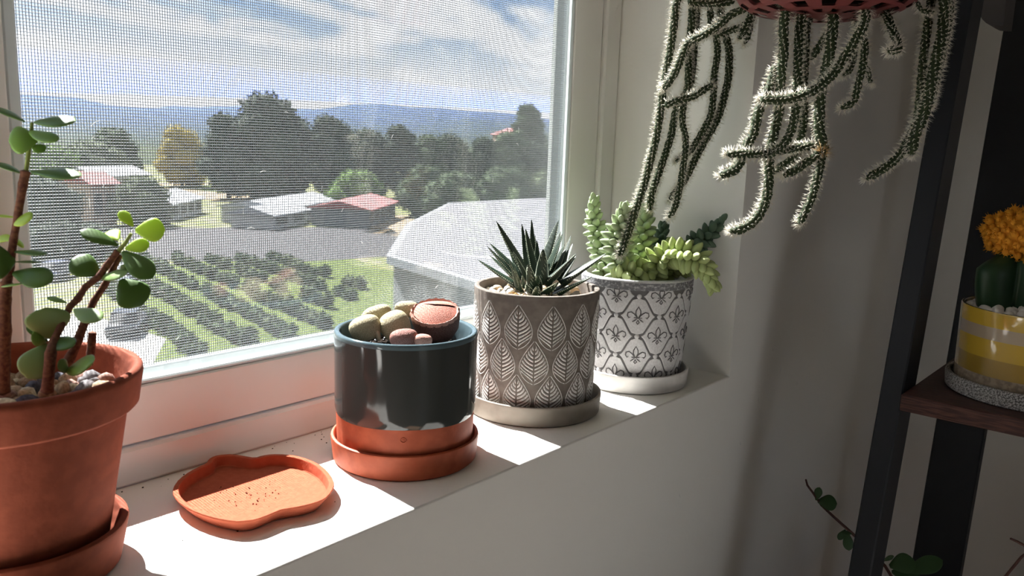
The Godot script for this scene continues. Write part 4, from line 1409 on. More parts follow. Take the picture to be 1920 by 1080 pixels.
func spike_leaf(o: Node3D, base: Vector3, tip: Vector3, w: float) -> void:
	var axis := Vector3(leafpot_at.x, base.y, leafpot_at.z)
	var out := (tip - axis)
	out.y = 0
	var up := Vector3.UP + (-out.normalized() * 1.2 if out.length() > 0.004 else Vector3.ZERO)
	var xf := aim(base - o.position, tip - o.position, up.normalized(), w * 1.55, w * 1.1)
	var l := tip.distance_to(base)
	# curved blade: root leaves outwards, tip turns up
	var key := "spike"
	var lf := obj("leaf", unit_leaf(key), M.spike_green, o, xf)
	if not unit.has("bumps"):
		var b := MB.new()
		for side in 2:
			for i in 20:
				var t := 0.12 + 0.84 * i / 20.0
				var ww := 0.5 * pow(1.0 - t, 0.78) * (0.86 + 0.5 * t)
				var s := 0.052 * (1.0 - 0.6 * t)
				b.ell(Vector3(ww * (1.0 if side else -1.0), 0.0, t), Basis.from_scale(Vector3(s, s * 1.4, 0.016)), 3, 5)
		for i in 30:
			var t := 0.1 + 0.8 * fmod(i * 0.37, 1.0)
			var ww := 0.5 * pow(1.0 - t, 0.78) * (0.86 + 0.5 * t)
			var a := -PI * (0.2 + 0.6 * fmod(i * 0.618, 1.0))
			b.ell(Vector3(cos(a) * ww, sin(a) * 0.5 * pow(1.0 - t, 0.7), t), Basis.from_scale(Vector3(0.03, 0.05, 0.010)), 3, 5)
		unit["bumps"] = b.mesh()
	tag(obj("pale_bumps", unit["bumps"], M.spike_bump, lf), "pale bumps along the dark leaf", "", "", "stuff")


# ------------------------------------------------------------------ burro's tail in the white patterned pot
var tail_at := Vector3(0.5252, 0.0056, 0.091)
const TAIL_R0 := 0.0498
const TAIL_R1 := 0.0586
const TAIL_H := 0.1117
func make_burro() -> void:
	saucer("white saucer under the pot with the fleur pattern", Vector3(tail_at.x, 0, tail_at.z), 0.0592, 0.0609, 0.0190, 0.0044, M.saucer_white)
	var o := thing("potted_burros_tail", "pale green beady succulent trailing from a white patterned pot", "potted plant", tail_at)
	var b := MB.new()
	var r1 := TAIL_R1
	b.lathe([Vector2(0.0, 0.0), Vector2(TAIL_R0 - 0.002, 0.0), Vector2(TAIL_R0, 0.002), Vector2(r1 - 0.0008, TAIL_H - 0.010)], 96, Vector3.ZERO, 0.9)
	obj("pot", b.mesh(), M.groove_grey, o)
	b = MB.new()
	b.lathe([Vector2(r1 - 0.0004, TAIL_H - 0.010), Vector2(r1 + 0.0002, TAIL_H - 0.0094), Vector2(r1 + 0.0004, TAIL_H - 0.0022)], 96, Vector3.ZERO, 0.9)
	obj("rim_band", b.mesh(), M.band_grey, o)
	b = MB.new()
	b.lathe([Vector2(r1 + 0.0004, TAIL_H - 0.0022), Vector2(r1 + 0.0003, TAIL_H - 0.0008), Vector2(r1 - 0.0006, TAIL_H), Vector2(r1 - 0.0040, TAIL_H), Vector2(r1 - 0.0052, TAIL_H - 0.001), Vector2(r1 - 0.007, TAIL_H - 0.02)], 96, Vector3.ZERO, 0.9)
	obj("rim", b.mesh(), M.white_clay, o)
	obj("soil", disc(0.0515, 0.094), M.soil, o)
	pebbles(o, 40, 0.0495, 0.0965, 0.0044, ["pebble_white", "stone_cream"], 0.3, 27)
	var cells := 8
	var step := 0.0208
	for row in 6:
		var y := 0.0920 - row * step + 0.004
		for k in cells:
			var a := TAU / cells * (k + 0.5 * (row % 2)) - 0.22
			quatrefoil(o, y, step, TAU / cells / 2, a, cells)
	tail_stem(o, [Vector3(0.5015, 0.1108, 0.0653), Vector3(0.5058, 0.1312, 0.0570), Vector3(0.5104, 0.1512, 0.0491), Vector3(0.5093, 0.1707, 0.0424), Vector3(0.5117, 0.1887, 0.0403)], 1.00, 40, "p", 0.90, 3)
	tail_stem(o, [Vector3(0.5007, 0.1138, 0.0871), Vector3(0.4964, 0.1361, 0.0838), Vector3(0.4951, 0.1557, 0.0847), Vector3(0.4931, 0.1744, 0.0899), Vector3(0.4920, 0.1823, 0.0927)], 1.10, 50, "p", 1.25, 4)
	tail_stem(o, [Vector3(0.5212, 0.1128, 0.0958), Vector3(0.5307, 0.1400, 0.0919), Vector3(0.5347, 0.1623, 0.0904), Vector3(0.5383, 0.1818, 0.0894)], 1.00, 38, "p", 0.95, 5)
	tail_stem(o, [Vector3(0.5575, 0.1133, 0.0914), Vector3(0.5730, 0.1363, 0.0878), Vector3(0.5740, 0.1612, 0.0900)], 0.95, 28, "d", 0.90, 6)
	tail_stem(o, [Vector3(0.5178, 0.1157, 0.1068), Vector3(0.5160, 0.1346, 0.1230), Vector3(0.5142, 0.1446, 0.1417), Vector3(0.5152, 0.1422, 0.1593), Vector3(0.5176, 0.1314, 0.1729), Vector3(0.5175, 0.1191, 0.1809)], 1.15, 58, "y", 1.15, 7)
	tail_stem(o, [Vector3(0.5655, 0.1177, 0.0997), Vector3(0.5912, 0.1326, 0.1103), Vector3(0.6058, 0.1506, 0.1225), Vector3(0.6176, 0.1645, 0.1327), Vector3(0.6198, 0.1706, 0.1368)], 1.10, 40, "d", 1.00, 8)
	tail_stem(o, [Vector3(0.4867, 0.1129, 0.0866), Vector3(0.4983, 0.1203, 0.1013), Vector3(0.5109, 0.1227, 0.1124)], 1.20, 22, "y", 1.00, 9)
	tail_stem(o, [Vector3(0.5348, 0.1139, 0.1147), Vector3(0.5434, 0.1265, 0.1309), Vector3(0.5544, 0.1285, 0.1465)], 1.00, 18, "y", 0.80, 10)

func tail_wrap(a: float, y: float, off: float) -> Vector3:
	var r := lerpf(TAIL_R0, TAIL_R1, y / TAIL_H) + off
	return Vector3(cos(a) * r, y, sin(a) * r)

# one raised panel between the grooves, with its fleur motif as a sub-part and a small boss at its corner
func quatrefoil(o: Node3D, yc: float, h: float, half: float, a: float, cells: int) -> void:
	var lo := 0.0022
	var hi := TAIL_H - 0.0098
	var key := "panel%.4f" % yc
	if not unit.has(key):
		var b := MB.new()
		var rows := []
		var n := 22
		for j in n + 1:
			var f := -1.0 + 2.0 * j / n
			var y := yc + f * h
			if y < lo or y > hi:
				y = clampf(y, lo, hi)
				f = (y - yc) / h
			var s := clampf(1.0 - absf(f) - 0.0006 / h, 0.0, 1.0)
			var t := 0.5 - sin(asin(1.0 - 2.0 * s) / 3.0)
			t = lerpf(t, 0.5 - sin(asin(1.0 - 2.0 * t) / 3.0), 0.7)
			var r := lerpf(TAIL_R0, TAIL_R1, y / TAIL_H)
			var w := half * t - 0.00055 / r
			var dy := absf(y - yc)
			if dy < 0.0033:
				w = minf(w, half - sqrt(0.0033 * 0.0033 - dy * dy) / r)
			if dy > h - 0.0036:
				w = 0.0
			w = maxf(w, 0.0)
			var row := PackedVector3Array()
			var edge := 0.0 if absf(f) > 0.985 else 0.0008
			for q in [[-1.0, -0.0003], [-0.97, edge * 0.8], [-0.9, edge], [-0.5, edge], [0.0, edge], [0.5, edge], [0.9, edge], [0.97, edge * 0.8], [1.0, -0.0003]]:
				row.append(tail_wrap(w * q[0], y, q[1]))
			row.reverse()
			rows.append(row)
		b.grid(rows)
		for k in b.idx.size() / 3:
			var c := b.idx[k * 3]
			b.idx[k * 3] = b.idx[k * 3 + 1]
			b.idx[k * 3 + 1] = c
		unit[key] = b.mesh()
		# motif
		b = MB.new()
		var pr := func(x: float, y: float) -> Vector3:
			return tail_wrap(x / 0.0545, clampf(yc + y, lo, hi), 0.0009)
		var lines := []
		lines.append([Vector2(0.0, -0.002), Vector2(-0.0024, 0.003), Vector2(-0.0022, 0.0062), Vector2(0.0, 0.0102), Vector2(0.0022, 0.0062), Vector2(0.0024, 0.003), Vector2(0.0, -0.002)])
		for s in [-1.0, 1.0]:
			lines.append([Vector2(0.001 * s, -0.001), Vector2(0.0036 * s, 0.0024), Vector2(0.0068 * s, 0.0046), Vector2(0.0098 * s, 0.0036), Vector2(0.0104 * s, 0.0006), Vector2(0.0088 * s, -0.0018), Vector2(0.0074 * s, -0.0008)])
			lines.append([Vector2(0.001 * s, -0.0024), Vector2(0.003 * s, -0.0040), Vector2(0.0052 * s, -0.0056)])
		lines.append([Vector2(-0.0040, -0.0012), Vector2(0.0, -0.0016), Vector2(0.0040, -0.0012)])
		lines.append([Vector2(0.0, -0.0034), Vector2(-0.0014, -0.0062), Vector2(0.0, -0.0078), Vector2(0.0014, -0.0062), Vector2(0.0, -0.0034)])
		for l in lines:
			var any := false
			var path := []
			for p in l:
				if yc + p.y > lo and yc + p.y < hi:
					any = true
				path.append(pr.call(p.x, p.y))
			if not any:
				continue
			var rad := []
			for i in path.size():
				rad.append(0.00060 if i > 0 and i < path.size() - 1 else 0.00036)
			b.tube(path, rad, 5)
		unit[key + "m"] = b.mesh() if b.v.size() else null
		b = MB.new()
		if yc > lo + 0.002 and yc < hi - 0.002:
			var c := tail_wrap(half, yc, 0.0002)
			var nrm := Vector3(cos(half), 0, sin(half))
			b.tube([c - nrm * 0.001, c + nrm * 0.0006, c + nrm * 0.0009], [0.0025, 0.0025, 0.0019], 16)
			unit[key + "b"] = b.mesh()
		else:
			unit[key + "b"] = null
	var xf := Transform3D(Basis(Vector3.UP, -a), Vector3.ZERO)
	var p: Node3D = obj("panel", unit[key], M.white_clay, o, xf)
	if unit[key + "m"] != null:
		obj("fleur_motif", unit[key + "m"], M.groove_grey, p)
	if unit[key + "b"] != null:
		obj("boss", unit[key + "b"], M.white_clay, p)

func tail_stem(o: Node3D, path: Array, size: float, count: int, tone: String, spread: float, seed_: int) -> void:
	count = int(count * 1.3)
	var rg := RandomNumberGenerator.new()
	rg.seed = seed_
	var cv := Curve3D.new()
	for i in path.size():
		var d: Vector3 = (path[mini(i + 1, path.size() - 1)] - path[maxi(i - 1, 0)]) / 6.0
		cv.add_point(path[i] - o.position, -d, d)
	var len_ := cv.get_baked_length()
	var b := MB.new()
	var tp := []
	var tr := []
	for i in 9:
		tp.append(cv.sample_baked(len_ * i / 8.0, true))
		tr.append(0.0022 * size)
	b.tube(tp, tr, 8)
	obj("stalk", b.mesh(), M.tail_stalk, o)
	for i in count:
		var f := pow((i + 0.5) / count, 0.85)
		var at := cv.sample_baked(len_ * f, true)
		var ahead := cv.sample_baked(minf(len_ * f + 0.002, len_), true) - cv.sample_baked(maxf(len_ * f - 0.002, 0.0), true)
		var t := ahead.normalized()
		var n := t.cross(Vector3(0.3, 0.2, 0.9)).normalized()
		var a := i * 2.39996
		var side := n * cos(a) + t.cross(n) * sin(a)
		var near_tip := smoothstep(0.55, 1.0, f)
		var dirv := (side * lerpf(1.0, 0.55, near_tip) + t * lerpf(0.25, 1.0, near_tip)).normalized()
		var l := 0.0160 * size * rg.randf_range(0.88, 1.1) * lerpf(1.0, 0.72, near_tip) * lerpf(1.0, spread, 0.5)
		var w := 0.0086 * size * rg.randf_range(0.92, 1.08) * lerpf(1.0, 0.85, near_tip)
		obj("leaf", unit_leaf("drop"), M["tail_" + tone], o, aim(at, at + dirv * l, t, w, w * 0.86))


# ------------------------------------------------------------------ yellow pot with the grafted cactus
func make_moon_cactus() -> void:
	var at := Vector3(0.712, 0.0211, 0.4335)
	saucer("speckled stone saucer under the yellow pot on the shelf", at, 0.0755, 0.0775, 0.0165, 0.006, M.speckle)
	at.y += 0.0056
	var o := thing("potted_moon_cactus", "grafted cactus with a yellow head in a yellow striped pot", "potted plant", at)
	var bands := [[0.0, 0.019, "raw_sand"], [0.019, 0.036, "band_gold"], [0.036, 0.054, "band_yellow"], [0.054, 0.066, "band_pale"], [0.066, 0.0795, "band_yellow"]]
	for i in bands.size():
		var q: Array = bands[i]
		var b := MB.new()
		var prof := [Vector2(0.0688 + q[0] * 0.012, q[0]), Vector2(0.0688 + q[1] * 0.012, q[1])]
		if i == 0:
			prof = [Vector2(0.0, 0.0), Vector2(0.066, 0.0), Vector2(0.0688, 0.002), prof[1]]
		if i == 4:
			prof.append_array([Vector2(0.0692, 0.0806), Vector2(0.0672, 0.0808), Vector2(0.0662, 0.0798), Vector2(0.0655, 0.06)])
		b.lathe(prof, 80, Vector3.ZERO, 1.0)
		obj("pot" if i == 0 else "colour_band", b.mesh(), M[q[2]], o)
	obj("soil", disc(0.066, 0.072), M.soil, o)
	pebbles(o, 110, 0.0648, 0.0765, 0.0058, ["pebble_white"], 0.4, 37)
	# three-ribbed green stock
	var b := MB.new()
	var rows := []
	for j in 12:
		var f := j / 11.0
		var row := PackedVector3Array()
		for i in 36:
			var a := TAU * i / 36.0
			var rib := pow(absf(cos(1.5 * (a + 0.35))), 1.6)
			var r := lerpf(0.011, 0.036, rib) * (0.92 + 0.2 * sin(f * 2.6)) * (1.0 if f < 0.75 else lerpf(1.0, 0.45, (f - 0.75) / 0.25))
			row.append(Vector3(cos(a) * r, 0.070 + f * 0.062, sin(a) * r))
		rows.append(row)
	b.grid(rows, true)
	b.fan(rows[-1], Vector3(0, 0.133, 0))
	var c := Vector3(0.004, 0.0, -0.028)
	obj("cactus_stock", b.mesh(), M.cactus_green, o, Transform3D(Basis.IDENTITY, c))
	# yellow head: a ball crowded with small offsets
	b = MB.new()
	b.ell(Vector3(0, 0.151, 0), Basis.from_scale(Vector3(0.029, 0.021, 0.029)), 14, 22)
	obj("yellow_head", b.mesh(), M.flower_yellow, o, Transform3D(Basis.IDENTITY, c))
	b = MB.new()
	for i in 150:
		var t := 1.0 - 2.0 * (i + 0.5) / 150.0
		var a := i * 2.39996
		var d := Vector3(sqrt(1 - t * t) * cos(a), t, sqrt(1 - t * t) * sin(a))
		var p := Vector3(0, 0.151, 0) + d * Vector3(0.0305, 0.022, 0.0305) * rng.randf_range(0.95, 1.1)
		var s := rng.randf_range(0.0024, 0.0042)
		b.ell(p, Basis.from_scale(Vector3.ONE * s), 5, 7)
		for k in 6:
			var dd := (d + Vector3(rng.randfn(), rng.randfn(), rng.randfn()) * 0.6).normalized()
			b.tube([p + dd * s * 0.7, p + dd * s * 1.7], [0.0006, 0.0001], 4, false)
	tag(obj("yellow_offsets", b.mesh(), M.flower_yellow, o, Transform3D(Basis.IDENTITY, c)), "crowded spiny offsets of the yellow head", "", "", "stuff")


# ------------------------------------------------------------------ hanging cactus
var basket_at := Vector3(0.5180, 0.3645, 0.2670)
func make_hanging() -> void:
	var o := thing("hanging_cactus", "hairy trailing cactus in a pink slotted hanging basket", "hanging plant", basket_at)
	var b := MB.new()
	# slotted dish: three rings of holes
	var prof := [[0.0, 0.0], [0.016, 0.0], [0.024, 0.0002], [0.038, 0.0006], [0.048, 0.0014], [0.060, 0.0040], [0.064, 0.0056], [0.0705, 0.0096], [0.0725, 0.0115], [0.0765, 0.0175], [0.0775, 0.0200]]
	for j in prof.size() - 1:
		for i in 60:
			if j in [2, 4, 6, 8] and (i + j) % 4 in [1, 2]:
				continue
			var a0 := TAU * i / 60.0
			var a1 := TAU * (i + 1) / 60.0
			for s in 2:
				var thick := 0.0 if s == 0 else 0.0022
				var f := b.v.size()
				for q in [[prof[j], a0], [prof[j + 1], a0], [prof[j + 1], a1], [prof[j], a1]]:
					var rr: float = maxf(q[0][0] - thick * 0.6, 0.0)
					b.v.append(Vector3(cos(q[1]) * rr, q[0][1] + thick * 0.8, sin(q[1]) * rr))
				if s == 0:
					b.quad(f, f + 1, f + 2, f + 3)
				else:
					b.quad(f, f + 3, f + 2, f + 1)
	b.lathe([Vector2(0.0775, 0.0200), Vector2(0.0815, 0.0203), Vector2(0.0822, 0.0225), Vector2(0.0800, 0.0235)], 72)
	# slatted flaring wall
	for i in 36:
		var a0 := TAU * i / 36.0
		b.lathe([Vector2(0.0800, 0.0230), Vector2(0.088, 0.05)], 3, Vector3.ZERO, 0.6, a0, a0 + TAU / 36.0 * 0.62)
	b.lathe([Vector2(0.088, 0.05), Vector2(0.0905, 0.075), Vector2(0.095, 0.077), Vector2(0.095, 0.082), Vector2(0.089, 0.082), Vector2(0.086, 0.05)], 72)
	obj("basket", b.mesh(), M.pink_plastic, o)
	obj("soil", disc(0.087, 0.070), M.soil, o)
	b = MB.new()
	b.lathe([Vector2(0.0, 0.0058), Vector2(0.046, 0.0070), Vector2(0.062, 0.0125), Vector2(0.072, 0.0230), Vector2(0.0840, 0.0500), Vector2(0.0860, 0.0700)], 60)
	obj("liner", b.mesh(), M.soil, o)
	for i in 3:
		b = MB.new()
		var a := TAU * i / 3.0 + 0.5
		b.tube([Vector3(cos(a) * 0.092, 0.08, sin(a) * 0.092), Vector3(0, 0.36, 0)], [0.001, 0.001], 6)
		obj("hanger_wire", b.mesh(), M.black_metal, o)
	b = MB.new()
	var up := 1.65 - basket_at.y
	b.tube([Vector3(0, 0.355, 0), Vector3(0, up - 0.02, 0), Vector3(0, up - 0.002, 0)], [0.0015, 0.0015, 0.006], 8)
	obj("ceiling_hook", b.mesh(), M.black_metal, o)
	hairy_stem(o, [Vector3(0.5155, 0.3893, 0.1238), Vector3(0.5134, 0.3658, 0.1227), Vector3(0.5120, 0.3451, 0.1216), Vector3(0.5089, 0.3196, 0.1199), Vector3(0.5085, 0.3059, 0.1182), Vector3(0.5080, 0.2879, 0.1175), Vector3(0.5038, 0.2556, 0.1163), Vector3(0.5003, 0.2335, 0.1133), Vector3(0.4973, 0.2123, 0.1105), Vector3(0.4917, 0.1871, 0.1058), Vector3(0.4875, 0.1650, 0.1019), Vector3(0.4812, 0.1399, 0.0962)], 0.0041, true)
	hairy_stem(o, [Vector3(0.5203, 0.3825, 0.1941), Vector3(0.5143, 0.3713, 0.1811), Vector3(0.5098, 0.3605, 0.1697), Vector3(0.5051, 0.3525, 0.1574), Vector3(0.5022, 0.3469, 0.1465), Vector3(0.5022, 0.3358, 0.1406), Vector3(0.5005, 0.3186, 0.1343), Vector3(0.4974, 0.3045, 0.1255)], 0.0039, true)
	hairy_stem(o, [Vector3(0.5446, 0.3934, 0.1256), Vector3(0.5424, 0.3671, 0.1253), Vector3(0.5410, 0.3460, 0.1248), Vector3(0.5414, 0.3253, 0.1262), Vector3(0.5409, 0.3054, 0.1263), Vector3(0.5351, 0.2883, 0.1194), Vector3(0.5308, 0.2600, 0.1173), Vector3(0.5238, 0.2298, 0.1125), Vector3(0.5202, 0.2118, 0.1085), Vector3(0.5189, 0.1992, 0.1058), Vector3(0.5193, 0.1855, 0.1053)], 0.0040, true)
	hairy_stem(o, [Vector3(0.5621, 0.3962, 0.1219), Vector3(0.5576, 0.3744, 0.1225), Vector3(0.5532, 0.3472, 0.1247), Vector3(0.5497, 0.3260, 0.1264), Vector3(0.5462, 0.3094, 0.1267)], 0.0035, true)
	hairy_stem(o, [Vector3(0.4970, 0.2888, 0.1292), Vector3(0.5052, 0.2938, 0.1376), Vector3(0.5129, 0.2967, 0.1459), Vector3(0.5217, 0.3037, 0.1543), Vector3(0.5280, 0.3096, 0.1602)], 0.0036, false)
	hairy_stem(o, [Vector3(0.5143, 0.2984, 0.1392), Vector3(0.5110, 0.2809, 0.1400), Vector3(0.5099, 0.2717, 0.1413), Vector3(0.5103, 0.2600, 0.1450), Vector3(0.5086, 0.2452, 0.1471), Vector3(0.5043, 0.2246, 0.1476), Vector3(0.5009, 0.2087, 0.1478), Vector3(0.4968, 0.1937, 0.1472), Vector3(0.4915, 0.1817, 0.1441)], 0.0034, false)
	hairy_stem(o, [Vector3(0.5848, 0.3993, 0.1242), Vector3(0.5812, 0.3771, 0.1261), Vector3(0.5830, 0.3611, 0.1325), Vector3(0.5818, 0.3444, 0.1357), Vector3(0.5773, 0.3227, 0.1362), Vector3(0.5750, 0.3059, 0.1382), Vector3(0.5708, 0.2837, 0.1392), Vector3(0.5654, 0.2705, 0.1364), Vector3(0.5571, 0.2535, 0.1313), Vector3(0.5507, 0.2435, 0.1264), Vector3(0.5423, 0.2355, 0.1187)], 0.0038, true)
	hairy_stem(o, [Vector3(0.5994, 0.3960, 0.1267), Vector3(0.5992, 0.3650, 0.1349), Vector3(0.5995, 0.3482, 0.1398), Vector3(0.5963, 0.3235, 0.1428), Vector3(0.5917, 0.3048, 0.1425), Vector3(0.5870, 0.2883, 0.1414), Vector3(0.5815, 0.2739, 0.1388), Vector3(0.5688, 0.2477, 0.1310), Vector3(0.5563, 0.2193, 0.1240), Vector3(0.5482, 0.2042, 0.1185), Vector3(0.5429, 0.1953, 0.1147)], 0.0042, true)
	hairy_stem(o, [Vector3(0.5132, 0.3869, 0.1374), Vector3(0.5223, 0.3854, 0.1485), Vector3(0.5306, 0.3858, 0.1581), Vector3(0.5410, 0.3879, 0.1699)], 0.0038, false)
	hairy_stem(o, [Vector3(0.5342, 0.3864, 0.1937), Vector3(0.5298, 0.3702, 0.1929), Vector3(0.5254, 0.3592, 0.1907), Vector3(0.5212, 0.3512, 0.1880)], 0.0037, true)
	hairy_stem(o, [Vector3(0.5545, 0.3901, 0.1852), Vector3(0.5495, 0.3693, 0.1850), Vector3(0.5461, 0.3562, 0.1845), Vector3(0.5433, 0.3491, 0.1832)], 0.0033, true)
	hairy_stem(o, [Vector3(0.5360, 0.3575, 0.1566), Vector3(0.5431, 0.3609, 0.1640), Vector3(0.5520, 0.3654, 0.1732), Vector3(0.5580, 0.3713, 0.1787)], 0.0036, false)
	hairy_stem(o, [Vector3(0.4817, 0.3747, 0.2449), Vector3(0.4806, 0.3522, 0.2475), Vector3(0.4795, 0.3297, 0.2501), Vector3(0.4782, 0.3164, 0.2500), Vector3(0.4770, 0.2981, 0.2512), Vector3(0.4766, 0.2842, 0.2523), Vector3(0.4733, 0.2662, 0.2511), Vector3(0.4715, 0.2539, 0.2501), Vector3(0.4703, 0.2408, 0.2499), Vector3(0.4697, 0.2258, 0.2511), Vector3(0.4682, 0.2103, 0.2513), Vector3(0.4655, 0.1982, 0.2492), Vector3(0.4609, 0.1878, 0.2444), Vector3(0.4549, 0.1810, 0.2369), Vector3(0.4500, 0.1782, 0.2296)], 0.0045, true)
	hairy_stem(o, [Vector3(0.5004, 0.3770, 0.2506), Vector3(0.4961, 0.3493, 0.2550), Vector3(0.4917, 0.3261, 0.2581), Vector3(0.4875, 0.3031, 0.2615), Vector3(0.4832, 0.2832, 0.2637), Vector3(0.4777, 0.2665, 0.2638), Vector3(0.4707, 0.2542, 0.2608), Vector3(0.4622, 0.2467, 0.2548), Vector3(0.4540, 0.2446, 0.2477)], 0.0041, true)
	hairy_stem(o, [Vector3(0.5256, 0.3809, 0.2479), Vector3(0.5215, 0.3525, 0.2508), Vector3(0.5182, 0.3279, 0.2536), Vector3(0.5150, 0.3051, 0.2560), Vector3(0.5129, 0.2829, 0.2595), Vector3(0.5104, 0.2694, 0.2604), Vector3(0.5070, 0.2549, 0.2602), Vector3(0.5041, 0.2455, 0.2594), Vector3(0.4971, 0.2378, 0.2533), Vector3(0.4893, 0.2305, 0.2460)], 0.0040, true)
	hairy_stem(o, [Vector3(0.5105, 0.3762, 0.2785), Vector3(0.5086, 0.3581, 0.2792), Vector3(0.5056, 0.3355, 0.2799), Vector3(0.5025, 0.3176, 0.2791), Vector3(0.4993, 0.3010, 0.2779), Vector3(0.4976, 0.2822, 0.2790), Vector3(0.4972, 0.2674, 0.2806), Vector3(0.4990, 0.2536, 0.2845), Vector3(0.4992, 0.2469, 0.2847)], 0.0050, true)
	hairy_stem(o, [Vector3(0.4993, 0.2478, 0.2845), Vector3(0.4976, 0.2405, 0.2845), Vector3(0.4941, 0.2273, 0.2839), Vector3(0.4881, 0.2082, 0.2821), Vector3(0.4796, 0.1880, 0.2776)], 0.0039, false)
	hairy_stem(o, [Vector3(0.5033, 0.2545, 0.2796), Vector3(0.4883, 0.2526, 0.2702), Vector3(0.4753, 0.2499, 0.2635), Vector3(0.4556, 0.2456, 0.2493), Vector3(0.4411, 0.2451, 0.2402), Vector3(0.4271, 0.2446, 0.2316)], 0.0035, false)
	hairy_stem(o, [Vector3(0.4915, 0.2472, 0.2834), Vector3(0.4832, 0.2387, 0.2759), Vector3(0.4769, 0.2326, 0.2701), Vector3(0.4709, 0.2283, 0.2641)], 0.0039, false)
	hairy_stem(o, [Vector3(0.5085, 0.3761, 0.3075), Vector3(0.5020, 0.3555, 0.3075), Vector3(0.4961, 0.3448, 0.3054), Vector3(0.4851, 0.3257, 0.2995), Vector3(0.4766, 0.3120, 0.2952), Vector3(0.4647, 0.2994, 0.2865), Vector3(0.4537, 0.2928, 0.2773), Vector3(0.4417, 0.2892, 0.2661), Vector3(0.4312, 0.2895, 0.2557)], 0.0040, true)
	hairy_stem(o, [Vector3(0.4815, 0.3195, 0.2440), Vector3(0.4735, 0.2997, 0.2422), Vector3(0.4652, 0.2832, 0.2392), Vector3(0.4584, 0.2632, 0.2388), Vector3(0.4520, 0.2523, 0.2364), Vector3(0.4460, 0.2400, 0.2350), Vector3(0.4405, 0.2319, 0.2330), Vector3(0.4313, 0.2266, 0.2257)], 0.0046, false)
	hairy_stem(o, [Vector3(0.5762, 0.3594, 0.2506), Vector3(0.5681, 0.3444, 0.2451), Vector3(0.5621, 0.3344, 0.2408)], 0.0040, false)
	hairy_stem(o, [Vector3(0.5629, 0.3813, 0.2761), Vector3(0.5631, 0.3668, 0.2803), Vector3(0.5607, 0.3508, 0.2818), Vector3(0.5573, 0.3342, 0.2823), Vector3(0.5536, 0.3228, 0.2810), Vector3(0.5493, 0.3175, 0.2774)], 0.0033, true)
	hairy_stem(o, [Vector3(0.5261, 0.3638, 0.3003), Vector3(0.5221, 0.3361, 0.3031), Vector3(0.5184, 0.3183, 0.3035), Vector3(0.5134, 0.2999, 0.3027), Vector3(0.5104, 0.2913, 0.3015), Vector3(0.5037, 0.2865, 0.2949)], 0.0034, true)
	hairy_stem(o, [Vector3(0.5414, 0.3295, 0.2963), Vector3(0.5425, 0.3204, 0.3000), Vector3(0.5435, 0.3105, 0.3039)], 0.0028, false)
	hairy_stem(o, [Vector3(0.5382, 0.3803, 0.3100), Vector3(0.5293, 0.3591, 0.3179), Vector3(0.5221, 0.3480, 0.3250), Vector3(0.5146, 0.3392, 0.3310), Vector3(0.5050, 0.3326, 0.3341), Vector3(0.4918, 0.3309, 0.3315)], 0.0038, true)
	hairy_stem(o, [Vector3(0.5859, 0.3827, 0.3342), Vector3(0.5821, 0.3648, 0.3346), Vector3(0.5759, 0.3335, 0.3358), Vector3(0.5690, 0.2936, 0.3386), Vector3(0.5658, 0.2784, 0.3389), Vector3(0.5591, 0.2617, 0.3356), Vector3(0.5514, 0.2468, 0.3306), Vector3(0.5415, 0.2358, 0.3219), Vector3(0.5322, 0.2280, 0.3130)], 0.0040, true)
	hairy_stem(o, [Vector3(0.5818, 0.3812, 0.3455), Vector3(0.5777, 0.3550, 0.3478), Vector3(0.5693, 0.3223, 0.3468), Vector3(0.5607, 0.2873, 0.3462), Vector3(0.5527, 0.2662, 0.3425), Vector3(0.5488, 0.2503, 0.3423)], 0.0048, true)
	hairy_stem(o, [Vector3(0.5657, 0.3831, 0.3260), Vector3(0.5662, 0.3791, 0.3277), Vector3(0.5683, 0.3720, 0.3321), Vector3(0.5747, 0.3705, 0.3400)], 0.0021, true)
	hairy_stem(o, [Vector3(0.6314, 0.3889, 0.3392), Vector3(0.6264, 0.3603, 0.3410), Vector3(0.6179, 0.3267, 0.3402), Vector3(0.6088, 0.2930, 0.3386)], 0.0019, true)
	# dry tuft at the joint where the thick stem forks
	b = MB.new()
	var node := Vector3(0.4944, 0.2495, 0.2862) - o.position
	for i in 90:
		var d := Vector3(rng.randfn(), rng.randfn() * 0.8, rng.randfn()).normalized()
		hair(b, node + d * 0.003, d, rng.randf_range(0.004, 0.009), 0.00028)
	tag(obj("dry_tuft", b.mesh(), M.dry_hair, o), "brown dry tuft at the fork of the thick stem", "", "", "stuff")

func hair(b: MB, p: Vector3, d: Vector3, l: float, w: float) -> void:
	var u := d.cross(Vector3(0.31, 0.77, 0.55)).normalized() * w
	var v2 := d.cross(u).normalized() * w
	var q := p + d * l
	var f := b.v.size()
	b.v.append(p - u); b.v.append(p + u); b.v.append(p + v2 * 1.4); b.v.append(q)
	b.tri(f, f + 1, f + 3); b.tri(f + 1, f + 2, f + 3); b.tri(f + 2, f, f + 3)

